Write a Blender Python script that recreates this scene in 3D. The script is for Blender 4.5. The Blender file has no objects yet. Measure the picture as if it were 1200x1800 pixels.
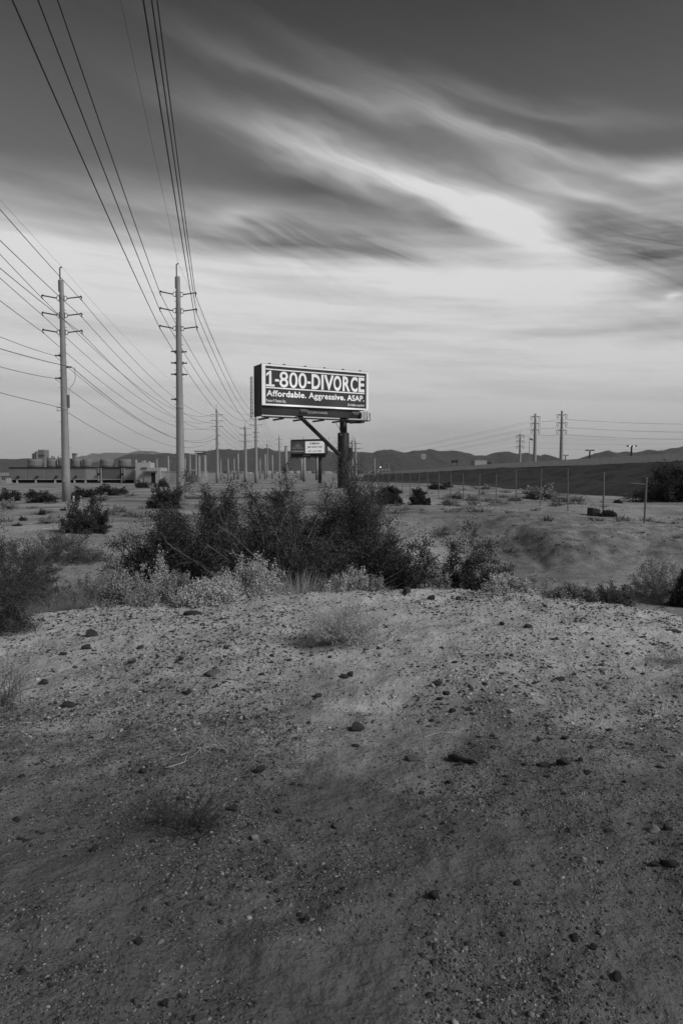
import bpy, math, random
import numpy as np
from mathutils import Vector, Matrix

random.seed(7)
rng = np.random.default_rng(7)
SC = bpy.context.scene
COL = SC.collection
PI = math.pi

# ------------------------------------------------------------------ camera
EYE = 3.2                       # eye height above the plain (on a gravel mound)
FPX = 1200.0                    # focal length in photograph pixels (1200 wide)
PITCH = math.atan(70 / FPX)
cam_d = bpy.data.cameras.new('camera')
cam_d.sensor_fit = 'HORIZONTAL'
cam_d.sensor_width = 24.0
cam_d.lens = 24.0
cam_d.clip_start = 0.05
cam_d.clip_end = 60000
cam = bpy.data.objects.new('camera', cam_d)
COL.objects.link(cam)
cam.location = (0, 0, EYE)
cam.rotation_euler = (PI / 2 - PITCH, 0, 0)
SC.camera = cam
cp, sp = math.cos(PITCH), math.sin(PITCH)


def P(px, py, d):
    """point at distance d (along +Y) seen at photograph pixel px,py"""
    a = (px - 600) / FPX
    b = (900 - py) / FPX
    dy = cp + b * sp
    dz = -sp + b * cp
    s = d / dy
    return Vector((a * s, d, EYE + dz * s))


def azel(px, py):
    a = (px - 600) / FPX
    b = (900 - py) / FPX
    dx, dy, dz = a, cp + b * sp, -sp + b * cp
    n = math.sqrt(dx * dx + dy * dy + dz * dz)
    return math.atan2(dx, dy), math.asin(dz / n)


# ------------------------------------------------------------------ view
SC.view_settings.view_transform = 'Standard'
SC.view_settings.look = 'None'
SC.view_settings.exposure = 0.72
SC.view_settings.gamma = 1.0
SC.view_settings.use_curve_mapping = False
SC.render.engine = 'CYCLES'
SC.cycles.max_bounces = 6
SC.cycles.diffuse_bounces = 3

# ------------------------------------------------------------------ sun
SUN_EL = math.radians(37)
SUN_AZ = math.radians(118)       # clockwise from +Y (camera forward): right, a little behind
sd = Vector((math.sin(SUN_AZ) * math.cos(SUN_EL), math.cos(SUN_AZ) * math.cos(SUN_EL), math.sin(SUN_EL)))
sun_d = bpy.data.lights.new('sun', 'SUN')
sun_d.energy = 1.5
sun_d.angle = math.radians(16)
sun_d.color = (1, 1, 1)
sun = bpy.data.objects.new('sun', sun_d)
COL.objects.link(sun)
sun.rotation_euler = sd.to_track_quat('Z', 'Y').to_euler()

# ------------------------------------------------------------------ world: black-and-white sky with drifting cirrus
W = bpy.data.worlds.new('World')
SC.world = W
W.use_nodes = True
nt = W.node_tree
nt.nodes.clear()
SKY_STRENGTH = 0.1


class NB:
    """small node-building helper"""
    def __init__(s, nt):
        s.nt = nt

    def n(s, t, **k):
        x = s.nt.nodes.new(t)
        for a, b in k.items():
            setattr(x, a, b)
        return x

    def plug(s, sock, v):
        if isinstance(v, (int, float)):
            sock.default_value = v
        elif isinstance(v, (tuple, list)):
            sock.default_value = v
        else:
            s.nt.links.new(v, sock)

    def m(s, op, a, b=None, c=None, clamp=False):
        x = s.n('ShaderNodeMath', operation=op, use_clamp=clamp)
        for i, v in enumerate((a, b, c)):
            if v is not None:
                s.plug(x.inputs[i], v)
        return x.outputs[0]

    def vm(s, op, a, b=None):
        x = s.n('ShaderNodeVectorMath', operation=op)
        s.plug(x.inputs[0], a)
        if b is not None:
            s.plug(x.inputs[1], b)
        return x.outputs['Value'] if op in ('DOT_PRODUCT', 'LENGTH', 'DISTANCE') else x.outputs[0]

    def xyz(s, a, b, c):
        x = s.n('ShaderNodeCombineXYZ')
        for i, v in enumerate((a, b, c)):
            s.plug(x.inputs[i], v)
        return x.outputs[0]

    def noise(s, vec, scale, detail=4, rough=.55, dist=0.0):
        x = s.n('ShaderNodeTexNoise')
        s.plug(x.inputs['Vector'], vec)
        x.inputs['Scale'].default_value = scale
        x.inputs['Detail'].default_value = detail
        x.inputs['Roughness'].default_value = rough
        x.inputs['Distortion'].default_value = dist
        return x.outputs['Fac']

    def mapr(s, v, a, b, c=0.0, d=1.0, smooth=False):
        x = s.n('ShaderNodeMapRange', clamp=True)
        if smooth:
            x.interpolation_type = 'SMOOTHSTEP'
        s.plug(x.inputs[0], v)
        for i, q in enumerate((a, b, c, d)):
            s.plug(x.inputs[i + 1], q)
        return x.outputs[0]

    def mapping(s, vec, loc=(0, 0, 0), rot=(0, 0, 0), scale=(1, 1, 1), vt='TEXTURE'):
        x = s.n('ShaderNodeMapping', vector_type=vt)
        s.plug(x.inputs[0], vec)
        x.inputs[1].default_value = loc
        x.inputs[2].default_value = rot
        x.inputs[3].default_value = scale
        return x.outputs[0]

    def ramp(s, fac, stops, interp='LINEAR'):
        x = s.n('ShaderNodeValToRGB')
        cr = x.color_ramp
        cr.interpolation = interp
        while len(cr.elements) < len(stops):
            cr.elements.new(0.5)
        for e, (p, v) in zip(cr.elements, stops):
            e.position = p
            e.color = (v, v, v, 1)
        s.plug(x.inputs[0], fac)
        return x.outputs[0]

    def mix(s, f, a, b):
        x = s.n('ShaderNodeMix', data_type='FLOAT')
        s.plug(x.inputs[0], f)
        s.plug(x.inputs[2], a)
        s.plug(x.inputs[3], b)
        return x.outputs[0]


B = NB(nt)
tc = B.n('ShaderNodeTexCoord')
sky = B.n('ShaderNodeTexSky', sky_type='NISHITA')
sky.sun_disc = False
sky.sun_elevation = SUN_EL
sky.sun_rotation = SUN_AZ
sky.altitude = 600
sky.air_density = 1.0
sky.dust_density = 1.0
sky.ozone_density = 1.0
# red-filtered black and white film: keep the red channel only
sepc = B.n('ShaderNodeSeparateColor')
nt.links.new(sky.outputs[0], sepc.inputs[0])
clear = B.m('MULTIPLY', sepc.outputs[0], 0.31)
sep = B.n('ShaderNodeSeparateXYZ')
nt.links.new(tc.outputs['Generated'], sep.inputs[0])
az = B.m('ARCTAN2', sep.outputs[0], sep.outputs[1])
el = B.m('ARCSINE', sep.outputs[2])
uv = B.xyz(B.m('MULTIPLY', az, 10.0), B.m('MULTIPLY', el, 10.0), 0.0)   # tenths of a radian
# gentle warp so that the cloud edges fray
w1 = B.noise(B.mapping(uv, rot=(0, 0, math.radians(-18)), scale=(2.2, .55, 1)), 1.0, 3, .6)
w2 = B.noise(B.mapping(uv, loc=(31, 7, 0), rot=(0, 0, math.radians(-18)), scale=(2.6, .6, 1)), 1.0, 3, .6)
uvw = B.vm('ADD', uv, B.xyz(B.m('MULTIPLY', B.m('SUBTRACT', w1, .5), .9),
                            B.m('MULTIPLY', B.m('SUBTRACT', w2, .5), .55), 0.0))


def blob(px, py, a, b, ang, amp):
    A, Ee = azel(px, py)
    v = B.mapping(uvw, loc=(A * 10, Ee * 10, 0), rot=(0, 0, math.radians(-ang)),
                  scale=(a / 120.0, b / 120.0, 1))
    r2 = B.vm('DOT_PRODUCT', v, v)
    return B.m('MULTIPLY', B.m('EXPONENT', B.m('MULTIPLY', r2, -1.0)), amp)


BLOBS = [
    (700, 320, 240, 30, 17, .62), (860, 375, 190, 42, 26, .42), (960, 430, 110, 45, 38, .35),
    (640, 185, 240, 16, 15, .26), (860, 235, 240, 20, 20, .30), (1010, 330, 150, 14, 22, .42),
    (1080, 290, 160, 14, 14, .20), (900, 180, 260, 12, 14, .12), (425, 380, 55, 16, -3, .34), (540, 262, 170, 18, 14, .26),
    (800, 470, 220, 40, 12, .25), (330, 372, 120, 10, 6, .05), (1170, 300, 60, 12, 5, .25),
    (640, 355, 150, 20, 14, -.12), (800, 388, 100, 16, 22, -.40), (560, 430, 250, 36, 3, -.62), (690, 452, 90, 16, 8, -.30),
    (1130, 435, 190, 52, 6, -.95), (1010, 405, 60, 22, 20, -.3), (1190, 505, 120, 26, -4, -.45), (1150, 565, 150, 20, -8, -.34),
    (1180, 600, 70, 14, -10, -.2), (860, 605, 110, 14, -6, -.10), (1000, 570, 90, 12, -14, -.07),
    (40, 690, 90, 9, 2, -.07), (170, 505, 160, 10, 8, -.08), (30, 590, 120, 12, 6, -.08), (620, 520, 200, 14, 3, -.05),
    (1180, 526, 16, 5, -14, .45), (700, 705, 50, 6, 5, -.05),
]
acc = None
for bl in BLOBS:
    o = blob(*bl)
    acc = o if acc is None else B.m('ADD', acc, o)
# broad veil: thick towards the horizon all round, open above
hn = B.noise(B.mapping(uv, rot=(0, 0, math.radians(-6)), scale=(6, 1.1, 1)), 1.0, 4, .55)
elw = B.m('ADD', B.m('MULTIPLY', el, 10.0), B.m('MULTIPLY', B.m('SUBTRACT', hn, .5), 1.1))
veil = B.mapr(elw, 3.95, 2.75, 0.0, .95, smooth=True)
st1 = B.noise(B.mapping(uvw, rot=(0, 0, math.radians(-20)), scale=(3.2, .26, 1)), 1.0, 6, .62)
st2 = B.noise(B.mapping(uvw, loc=(5, 9, 0), rot=(0, 0, math.radians(-8)), scale=(4.5, .7, 1)), 1.0, 5, .6)
st3 = B.noise(B.mapping(uvw, loc=(2, 4, 0), rot=(0, 0, math.radians(-24)), scale=(2.0, .07, 1)), 1.0, 6, .65)
st1 = B.m('ADD', B.m('MULTIPLY', st1, .52), B.m('MULTIPLY', st3, .48))
streak = B.m('ADD', B.m('MULTIPLY', B.m('SUBTRACT', st1, .5), 1.9), B.m('MULTIPLY', B.m('SUBTRACT', st2, .5), .55))
thin = B.mapr(el, .62, .30, 0.0, .16)
pos = B.m('ADD', B.m('ADD', acc, veil), thin)
env = B.m('ADD', B.m('ADD', .02, B.m('MULTIPLY', veil, .12)), B.m('MULTIPLY', B.m('ABSOLUTE', acc), .72))
dens = B.m('ADD', pos, B.m('MULTIPLY', streak, env))
lay = B.noise(B.mapping(uv, loc=(3, 1, 0), rot=(0, 0, math.radians(-3)), scale=(5.5, .42, 1)), 1.0, 5, .6)
dens = B.m('ADD', dens, B.m('MULTIPLY', B.m('MULTIPLY', B.m('SUBTRACT', lay, .55), veil), 1.5))
dens = B.mapr(dens, 0.02, 1.08, 0.0, 1.0)
# cloud brightness: whitest a hand above the horizon, dustier low down
eldeg = B.m('MULTIPLY', el, 180 / PI)
cl = B.ramp(B.mapr(eldeg, -2, 40), [(0, .27), (.07, .31), (.14, .40), (.24, .51), (.40, .57), (.56, .585), (.8, .56), (1, .52)])
cl = B.m('DIVIDE', cl, SKY_STRENGTH * 1.32)
colr = B.mix(dens, clear, cl)
bg = B.n('ShaderNodeBackground')
nt.links.new(colr, bg.inputs[0])
bg.inputs[1].default_value = SKY_STRENGTH
wo = B.n('ShaderNodeOutputWorld')
nt.links.new(bg.outputs[0], wo.inputs[0])


# ================================================================== helpers
def fade(t):
    return t * t * t * (t * (t * 6 - 15) + 10)


_perm = np.random.default_rng(11).random((256, 256))


def vnoise(x, y):
    x = np.asarray(x, float)
    y = np.asarray(y, float)
    xi = np.floor(x).astype(int)
    yi = np.floor(y).astype(int)
    fx = fade(x - xi)
    fy = fade(y - yi)
    a = _perm[xi & 255, yi & 255]
    b = _perm[(xi + 1) & 255, yi & 255]
    c = _perm[xi & 255, (yi + 1) & 255]
    d = _perm[(xi + 1) & 255, (yi + 1) & 255]
    return (a * (1 - fx) + b * fx) * (1 - fy) + (c * (1 - fx) + d * fx) * fy - .5


def fbm(x, y, o=4, g=.5):
    s = 0
    a = 1
    for i in range(o):
        s = s + a * vnoise(x * 2 ** i + 17.3 * i, y * 2 ** i + 5.1 * i)
        a *= g
    return s


def sm(a, b, t):
    t = np.clip((np.asarray(t, float) - a) / (b - a), 0, 1)
    return t * t * (3 - 2 * t)


def H(x, y):
    """terrain height"""
    x = np.asarray(x, float)
    y = np.asarray(y, float)
    yb = y + 2.6 * fbm(x / 6 + 3, y / 30, 3) + 1.5 * fbm(x / 1.7 + y / 9, y / 14, 3)
    right = -.30 + 1.42 * sm(23.5, 31.5, yb) - .32 * sm(42, 49, y) - .8 * sm(110, 260, y)
    left = .25 + .25 * sm(17, 30, y) - .5 * sm(36, 66, y)
    w = sm(-9, -2.5, x)
    fl = left * (1 - w) + right * w
    # the right end of the bank sinks to a gully
    fl = fl - .55 * sm(11.5, 17, x) * sm(24, 30, y) * (1 - sm(36, 44, y)) * .6
    # heap of spoil at the foot of the billboard
    fl = fl + 1.1 * np.exp(-((x - .9) / 4.6) ** 2 - ((y - 61) / 6.5) ** 2) * (1 + .45 * fbm(x / 1.6, y / 2, 3))
    fl = fl + .16 * fbm(x / 6, y / 6, 4) * sm(10, 25, y) * (1 - .6 * sm(60, 160, y))
    # embankment apron never pokes through the road: keep flat beyond
    # near mound on which the camera stands
    yc = 8.5 - .05 * (x - .5) ** 2 - .17 * np.maximum(x - 1.5, 0) ** 1.6 + .5 * vnoise(x / 1.7, 3.3)
    top = 1.59 + .06 * sm(5.0, 9, y) - .09 * np.exp(-((y - 4.6) / 1.3) ** 2) + .07 * np.exp(-((x - 1.2) / 2.6) ** 2 - ((y - 7.2) / 1.6) ** 2)
    top = top - .11 * sm(1.0, 4, np.abs(x - .6)) * sm(4, 8, y)
    top = top + .07 * fbm(x / 1.1, y / 1.1, 4) + .035 * fbm(x / .22, y / .22, 3)
    k = sm(yc, yc + 4.6, y)
    z = top * (1 - k) + fl * k
    # rill cut into the bank of the wash
    xl = 7.1 + .09 * (y - 24) + .25 * np.sin(y * 1.3)
    z = z + .10 * fbm(x / .8, y / 1.1, 3) * sm(20, 24, y) * (1 - sm(33, 38, y)) * sm(-4, 2, x)
    z = z - .07 * np.clip(1 + 1.6 * fbm(x / .5, y / .7 + 2, 2), .2, 2) * np.exp(-((x - xl) / .2) ** 2) * sm(23.5, 25, y) * (1 - sm(28, 32.5, y)) - .10 * np.exp(-((x - xl - 2.6) / .4) ** 2) * sm(23.5, 25, y) * (1 - sm(30, 32.5, y))
    side = sm(14, 26, np.abs(x))
    z = np.where(y < yc + 4.6, z * (1 - side) + np.minimum(z, fl) * side, z)
    return z


def Hs(x, y):
    return float(H(np.array([x]), np.array([y]))[0])


def G(px, py, dmin=1.2, dmax=250):
    """where the sight line through a photograph pixel first meets the ground"""
    ds = np.geomspace(dmin, dmax, 3000)
    a = (px - 600) / FPX
    b = (900 - py) / FPX
    dy = cp + b * sp
    dz = -sp + b * cp
    s = ds / dy
    zz = EYE + dz * s
    hh = H(a * s, ds)
    i = np.argmax(zz < hh)
    return Vector((float(a * s[i]), float(ds[i]), float(hh[i])))


def tag(o, label=None, cat=None, group=None, kind=None):
    if label:
        o['label'] = label
    if cat:
        o['category'] = cat
    if group:
        o['group'] = group
    if kind:
        o['kind'] = kind
    return o


def thing(name, label, cat, loc=(0, 0, 0), rz=0.0, group=None):
    o = bpy.data.objects.new(name, None)
    o.empty_display_size = .2
    COL.objects.link(o)
    o.location = loc
    o.rotation_euler = (0, 0, rz)
    return tag(o, label, cat, group)


def mesh_np(name, V, F, mats, smooth=False, mi=None):
    """mesh from arrays; F is an (n,3) or (n,4) array, or a list of such arrays"""
    Fs = F if isinstance(F, list) else [F]
    Fs = [np.asarray(f) for f in Fs if len(f)]
    me = bpy.data.meshes.new(name)
    V = np.asarray(V, dtype=np.float32)
    nl = sum(f.size for f in Fs)
    npoly = sum(len(f) for f in Fs)
    me.vertices.add(len(V))
    me.vertices.foreach_set('co', V.ravel())
    me.loops.add(nl)
    me.polygons.add(npoly)
    me.loops.foreach_set('vertex_index', np.concatenate([f.ravel() for f in Fs]).astype(np.int32))
    tot = np.concatenate([np.full(len(f), f.shape[1]) for f in Fs])
    st = np.concatenate([[0], np.cumsum(tot)[:-1]])
    me.polygons.foreach_set('loop_start', st.astype(np.int32))
    if smooth:
        me.polygons.foreach_set('use_smooth', np.ones(npoly, dtype=bool))
    for m_ in (mats if isinstance(mats, (list, tuple)) else [mats]):
        me.materials.append(m_)
    if mi is not None:
        me.polygons.foreach_set('material_index', np.asarray(mi, dtype=np.int32))
    me.update(calc_edges=True)
    me.validate()
    return me


def obj(name, me, parent=None, loc=None):
    o = bpy.data.objects.new(name, me)
    COL.objects.link(o)
    if parent:
        o.parent = parent
    if loc is not None:
        o.location = loc
    return o


class MB:
    """collects boxes, tubes and prisms into one mesh"""
    def __init__(s):
        s.v = []
        s.f = []

    def add(s, vs, fs):
        k = len(s.v)
        s.v += [tuple(v) for v in vs]
        s.f += [tuple(i + k for i in f) for f in fs]
        return s

    def box(s, x0, x1, y0, y1, z0, z1, M=None):
        vs = [Vector((x, y, z)) for x in (x0, x1) for y in (y0, y1) for z in (z0, z1)]
        if M is not None:
            vs = [M @ v for v in vs]
        return s.add(vs, [(0, 1, 3, 2), (4, 6, 7, 5), (0, 4, 5, 1), (2, 3, 7, 6), (0, 2, 6, 4), (1, 5, 7, 3)])

    def tube(s, pts, rad, n=8, cap=True):
        pts = [Vector(p) for p in pts]
        if not isinstance(rad, (list, tuple)):
            rad = [rad] * len(pts)
        k = len(s.v)
        up = None
        for i, p in enumerate(pts):
            t = (pts[min(i + 1, len(pts) - 1)] - pts[max(i - 1, 0)])
            t.normalize()
            if up is None:
                up = Vector((0, 0, 1)) if abs(t.z) < .9 else Vector((1, 0, 0))
            a = t.cross(up)
            if a.length < 1e-5:
                a = t.cross(Vector((0, 1, 0)))
            a.normalize()
            b = t.cross(a)
            up = -b if False else up
            for j in range(n):
                an = 2 * PI * j / n
                s.v.append(tuple(p + (a * math.cos(an) + b * math.sin(an)) * rad[i]))
        for i in range(len(pts) - 1):
            for j in range(n):
                a0 = k + i * n + j
                a1 = k + i * n + (j + 1) % n
                s.f.append((a0, a1, a1 + n, a0 + n))
        if cap:
            s.f.append(tuple(k + j for j in range(n))[::-1])
            s.f.append(tuple(k + (len(pts) - 1) * n + j for j in range(n)))
        return s

    def lathe(s, prof, n=16, c=(0, 0, 0)):
        k = len(s.v)
        for r, z in prof:
            for j in range(n):
                an = 2 * PI * j / n
                s.v.append((c[0] + r * math.cos(an), c[1] + r * math.sin(an), c[2] + z))
        for i in range(len(prof) - 1):
            for j in range(n):
                a0 = k + i * n + j
                a1 = k + i * n + (j + 1) % n
                s.f.append((a0, a1, a1 + n, a0 + n))
        s.f.append(tuple(k + j for j in range(n))[::-1])
        s.f.append(tuple(k + (len(prof) - 1) * n + j for j in range(n)))
        return s

    def mesh(s, name, m_, smooth=False):
        me = bpy.data.meshes.new(name)
        me.from_pydata(s.v, [], s.f)
        me.materials.append(m_)
        if smooth:
            for p in me.polygons:
                p.use_smooth = len(p.vertices) == 4
        me.update()
        return me

    def build(s, name, m_, parent=None, smooth=False):
        return obj(name, s.mesh(name, m_, smooth), parent)


# ================================================================== materials (black-and-white film: greys only)
def mat(name, base, rough=.85, var=.0, scale=3.0, bump=0.0, bscale=None, metal=0.0, island=None, spec=.3, detail=5):
    m_ = bpy.data.materials.new(name)
    m_.use_nodes = True
    t = m_.node_tree
    t.nodes.clear()
    b = NB(t)
    out = b.n('ShaderNodeOutputMaterial')
    pr = b.n('ShaderNodeBsdfPrincipled')
    pr.inputs['Roughness'].default_value = rough
    pr.inputs['Metallic'].default_value = metal
    pr.inputs['Specular IOR Level'].default_value = spec
    t.links.new(pr.outputs[0], out.inputs[0])
    co = b.n('ShaderNodeTexCoord').outputs['Object']
    val = None
    if island:
        g = b.n('ShaderNodeNewGeometry')
        val = b.ramp(g.outputs['Random Per Island'], island)
    else:
        val = base
    if var > 0:
        nz = b.noise(co, scale, detail, .6)
        f = b.mapr(nz, .25, .75, 1 - var, 1 + var)
        val = b.m('MULTIPLY', val, f)
    if isinstance(val, (int, float)):
        pr.inputs['Base Color'].default_value = (val, val, val, 1)
    else:
        t.links.new(val, pr.inputs['Base Color'])
    if bump > 0:
        bn = b.n('ShaderNodeBump')
        bn.inputs['Strength'].default_value = 1.0
        bn.inputs['Distance'].default_value = bump
        t.links.new(b.noise(co, bscale or scale * 4, 5, .6), bn.inputs['Height'])
        t.links.new(bn.outputs[0], pr.inputs['Normal'])
    return m_


def ground_material():
    m_ = bpy.data.materials.new('desert soil')
    m_.use_nodes = True
    t = m_.node_tree
    t.nodes.clear()
    b = NB(t)
    out = b.n('ShaderNodeOutputMaterial')
    pr = b.n('ShaderNodeBsdfPrincipled')
    pr.inputs['Roughness'].default_value = .95
    pr.inputs['Specular IOR Level'].default_value = .15
    t.links.new(pr.outputs[0], out.inputs[0])
    geo = b.n('ShaderNodeNewGeometry')
    pos_ = geo.outputs['Position']
    s = b.n('ShaderNodeSeparateXYZ')
    t.links.new(pos_, s.inputs[0])
    flat = b.xyz(s.outputs[0], s.outputs[1], 0.0)
    big = b.noise(flat, .35, 4, .6)
    med = b.noise(flat, 1.6, 5, .65)
    fine = b.noise(flat, 22, 5, .7)
    gr = b.noise(flat, 95, 3, .7)
    # pale caliche gravel on the far half of the mound and on the bank, darker near soil deepened by a painted lens vignette
    pale = b.mapr(b.m('ADD', s.outputs[1], b.m('MULTIPLY', b.m('SUBTRACT', med, .5), 4.0)), 2.8, 6.9, 0.0, 1.0, smooth=True)
    val = b.mix(pale, .115, .42)
    # darker silt washed over the ground behind the mound
    silt = b.noise(flat, .11, 5, .62)
    val = b.m('MULTIPLY', val, b.mix(b.mapr(s.outputs[1], 11, 16), 1.0, b.mapr(silt, .40, .62, .38, .80)))
    # darker cut bank of the wash, with frayed edges
    ye = b.m('ADD', s.outputs[1], b.m('MULTIPLY', b.m('SUBTRACT', big, .5), 7.0))
    cut = b.m('MULTIPLY', b.mapr(ye, 23, 25.5), b.mapr(ye, 34, 30))
    cut = b.m('MULTIPLY', cut, b.mapr(s.outputs[0], 3.0, 7.0))
    val = b.m('MULTIPLY', val, b.mix(cut, 1.0, b.mapr(med, .35, .6, .48, .85)))
    # patches
    val = b.m('MULTIPLY', val, b.mapr(big, .3, .7, .80, 1.18))
    val = b.m('MULTIPLY', val, b.mapr(med, .3, .7, .82, 1.16))
    val = b.m('MULTIPLY', val, b.mapr(fine, .3, .7, .86, 1.12))
    val = b.m('MULTIPLY', val, b.mapr(gr, .3, .7, .86, 1.14))
    # pebbles too small or too far to build: dark and pale voronoi chips
    for sc_, lo, tone, amt in ((9.0, 12, .055, .62), (3.2, 16, .06, .5)):
        vo = b.n('ShaderNodeTexVoronoi')
        vo.inputs['Scale'].default_value = sc_
        t.links.new(flat, vo.inputs['Vector'])
        sc3 = b.n('ShaderNodeSeparateColor')
        t.links.new(vo.outputs['Color'], sc3.inputs[0])
        chip = b.m('MULTIPLY', b.m('LESS_THAN', vo.outputs['Distance'], b.m('MULTIPLY', sc3.outputs[1], .36)),
                   b.m('GREATER_THAN', sc3.outputs[0], amt))
        far = b.mapr(s.outputs[1], lo, lo + 8, 0, 1)
        chip = b.m('MULTIPLY', b.m('MULTIPLY', chip, far), b.mapr(big, .42, .58, .25, 1.0))
        val = b.mix(chip, val, tone)
    # sandy floor of the wash
    t.links.new(val, pr.inputs['Base Color'])
    bn = b.n('ShaderNodeBump')
    bn.inputs['Distance'].default_value = .014
    hh = b.m('ADD', b.m('MULTIPLY', fine, 1.0), b.m('MULTIPLY', gr, .5))
    t.links.new(hh, bn.inputs['Height'])
    bn2 = b.n('ShaderNodeBump')
    bn2.inputs['Distance'].default_value = .12
    t.links.new(med, bn2.inputs['Height'])
    t.links.new(bn.outputs[0], bn2.inputs['Normal'])
    t.links.new(bn2.outputs[0], pr.inputs['Normal'])
    return m_


M = {}
M['soil'] = ground_material()
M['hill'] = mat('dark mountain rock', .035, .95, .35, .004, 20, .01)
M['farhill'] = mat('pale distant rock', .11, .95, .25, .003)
M['slope'] = mat('dark gravel slope', .032, .95, .8, .35, .15, 1.0, detail=8)
M['asphalt'] = mat('asphalt', .05, .9, .1, 2)
M['gravel'] = mat('gravel stones', .2, .9, .18, 60, island=[(0, .03), (.42, .055), (.52, .12), (.66, .24), (.93, .32), (1, .44)])
M['rock'] = mat('dark basalt rock', .045, .85, .3, 14, .01, 30)
M['rockgrey'] = mat('grey rock', .11, .9, .3, 14, .008, 30)
M['rockpale'] = mat('pale quartz rock', .30, .9, .2, 14, .006, 30)
M['burnt'] = mat('charred wood', .02, .8, .3, 30, .01, 60)
def streaked(name, base, rough, amp):
    m_ = mat(name, base, rough, .10, 1.1, spec=.35)
    t = m_.node_tree
    b = NB(t)
    pr = [n for n in t.nodes if n.type == 'BSDF_PRINCIPLED'][0]
    src = pr.inputs['Base Color'].links[0].from_socket
    co = b.n('ShaderNodeTexCoord').outputs['Object']
    st_ = b.noise(b.mapping(co, scale=(5, 5, .12), vt='POINT'), 1.0, 4, .6)
    t.links.new(b.m('MULTIPLY', src, b.mapr(st_, .3, .7, 1 - amp, 1 + amp)), pr.inputs['Base Color'])
    return m_


M['steel'] = streaked('galvanised pole steel', .24, .6, .22)
M['concrete'] = streaked('highway concrete', .52, .85, .14)
M['insul'] = mat('dark polymer insulator', .035, .6)
M['hardware'] = mat('weathered steel fittings', .12, .6)
M['wire'] = mat('weathered conductor', .045, .6)
M['wirethin'] = mat('thin shield wire', .09, .6)
M['boardblack'] = mat('dark vinyl print', 0.026, .55, .22, .9, .012, 1.2)
M['boardwhite'] = mat('white vinyl print', .80, .6, .03, 3)
M['trimwhite'] = mat('white painted trim', .82, .5, .04, 2)
M['boarddark'] = mat('black painted sheet steel', 0.017, .6, .25, 1.2)
M['boardsteel'] = mat('dark painted steel', 0.021, .55, .2, 2)
M['greyprint'] = mat('mid grey print', .14, .6, .05, 2)
M['lightprint'] = mat('light grey print', .42, .6)
M['branch'] = mat('dark bark', .06, .9, .3, 20)
M['darktwig'] = mat('dark dry twigs', .045, .9, .2, 20)
M['palebranch'] = mat('bleached twigs', .30, .9, .25, 20)
M['midbranch'] = mat('grey twigs', .15, .9, .25, 20)
M['leafdark'] = mat('dark mesquite leaves', .05, .7, island=[(0, .022), (.5, .038), (.85, .058), (1, .085)])
M['leafmid'] = mat('grey green leaves', .09, .75, island=[(0, .04), (.5, .07), (1, .12)])
M['leafcreo'] = mat('creosote leaves', .05, .7, island=[(0, .02), (.5, .032), (1, .06)])
M['leafpale'] = mat('pale saltbush leaves', .22, .8, island=[(0, .30), (.5, .42), (1, .55)])
M['leafgrey'] = mat('dull saltbush leaves', .14, .8, island=[(0, .16), (.5, .25), (1, .36)])
M['panel'] = mat('corrugated cooling tower cladding', .17, .8, .12, .4)
M['panelpale'] = mat('pale cladding', .27, .8, .10, .5)
M['paneldark'] = mat('dark cladding', .11, .8, .10, .5)
M['stack'] = mat('fan stack fibreglass', .17, .8, .12, .4)
M['white'] = mat('white painted wall', .36, .8, .06, .6)
M['cream'] = mat('pale concrete wall', .36, .85, .08, .5)
M['void'] = mat('dark basin opening', .012, .9)
M['post'] = mat('galvanised fence post', .13, .6, .1, 5)
M['glass'] = mat('dark window glass', .03, .15, spec=.6)
M['rubber'] = mat('black rubber', .02, .8)
lamp_m = bpy.data.materials.new('lit lamp lens')
lamp_m.use_nodes = True
_p = lamp_m.node_tree.nodes['Principled BSDF']
_p.inputs['Base Color'].default_value = (.8, .8, .8, 1)
_p.inputs['Emission Color'].default_value = (1, 1, 1, 1)
_p.inputs['Emission Strength'].default_value = .7


glowpanel_m = bpy.data.materials.new('glowing message panel')
glowpanel_m.use_nodes = True
_p = glowpanel_m.node_tree.nodes['Principled BSDF']
_p.inputs['Base Color'].default_value = (.75, .75, .75, 1)
_p.inputs['Emission Color'].default_value = (1, 1, 1, 1)
_p.inputs['Emission Strength'].default_value = .2  # weak emission brightens the white message panel


# ================================================================== the ground: one polar sheet out to the horizon
def build_ground():
    fr = np.radians(np.arange(-38, 38.001, .3))
    rest = np.radians(np.concatenate([np.arange(41, 180, 4.0), np.arange(-179, -40, 4.0) + 360]))
    th = np.concatenate([fr, rest])
    r = np.concatenate([[.02], np.geomspace(.35, 60, 430), np.geomspace(61, 300, 60), np.geomspace(320, 26000, 40)])
    T, R = np.meshgrid(th, r)
    X = R * np.sin(T)
    Y = R * np.cos(T)
    Z = H(X, np.abs(Y) * np.where(Y < 0, .6, 1.0))
    n, m_ = X.shape
    V = np.stack([X, Y, Z], -1).reshape(-1, 3)
    i, j = np.meshgrid(np.arange(n - 1), np.arange(m_), indexing='ij')
    j2 = (j + 1) % m_
    F = np.stack([i * m_ + j, i * m_ + j2, (i + 1) * m_ + j2, (i + 1) * m_ + j], -1).reshape(-1, 4)
    o = obj('ground', mesh_np('ground', V, F[:, ::-1], M['soil'], smooth=True))
    return tag(o, 'pale gravelly desert ground with a mound in front and a sandy wash', kind='structure')


build_ground()


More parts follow.
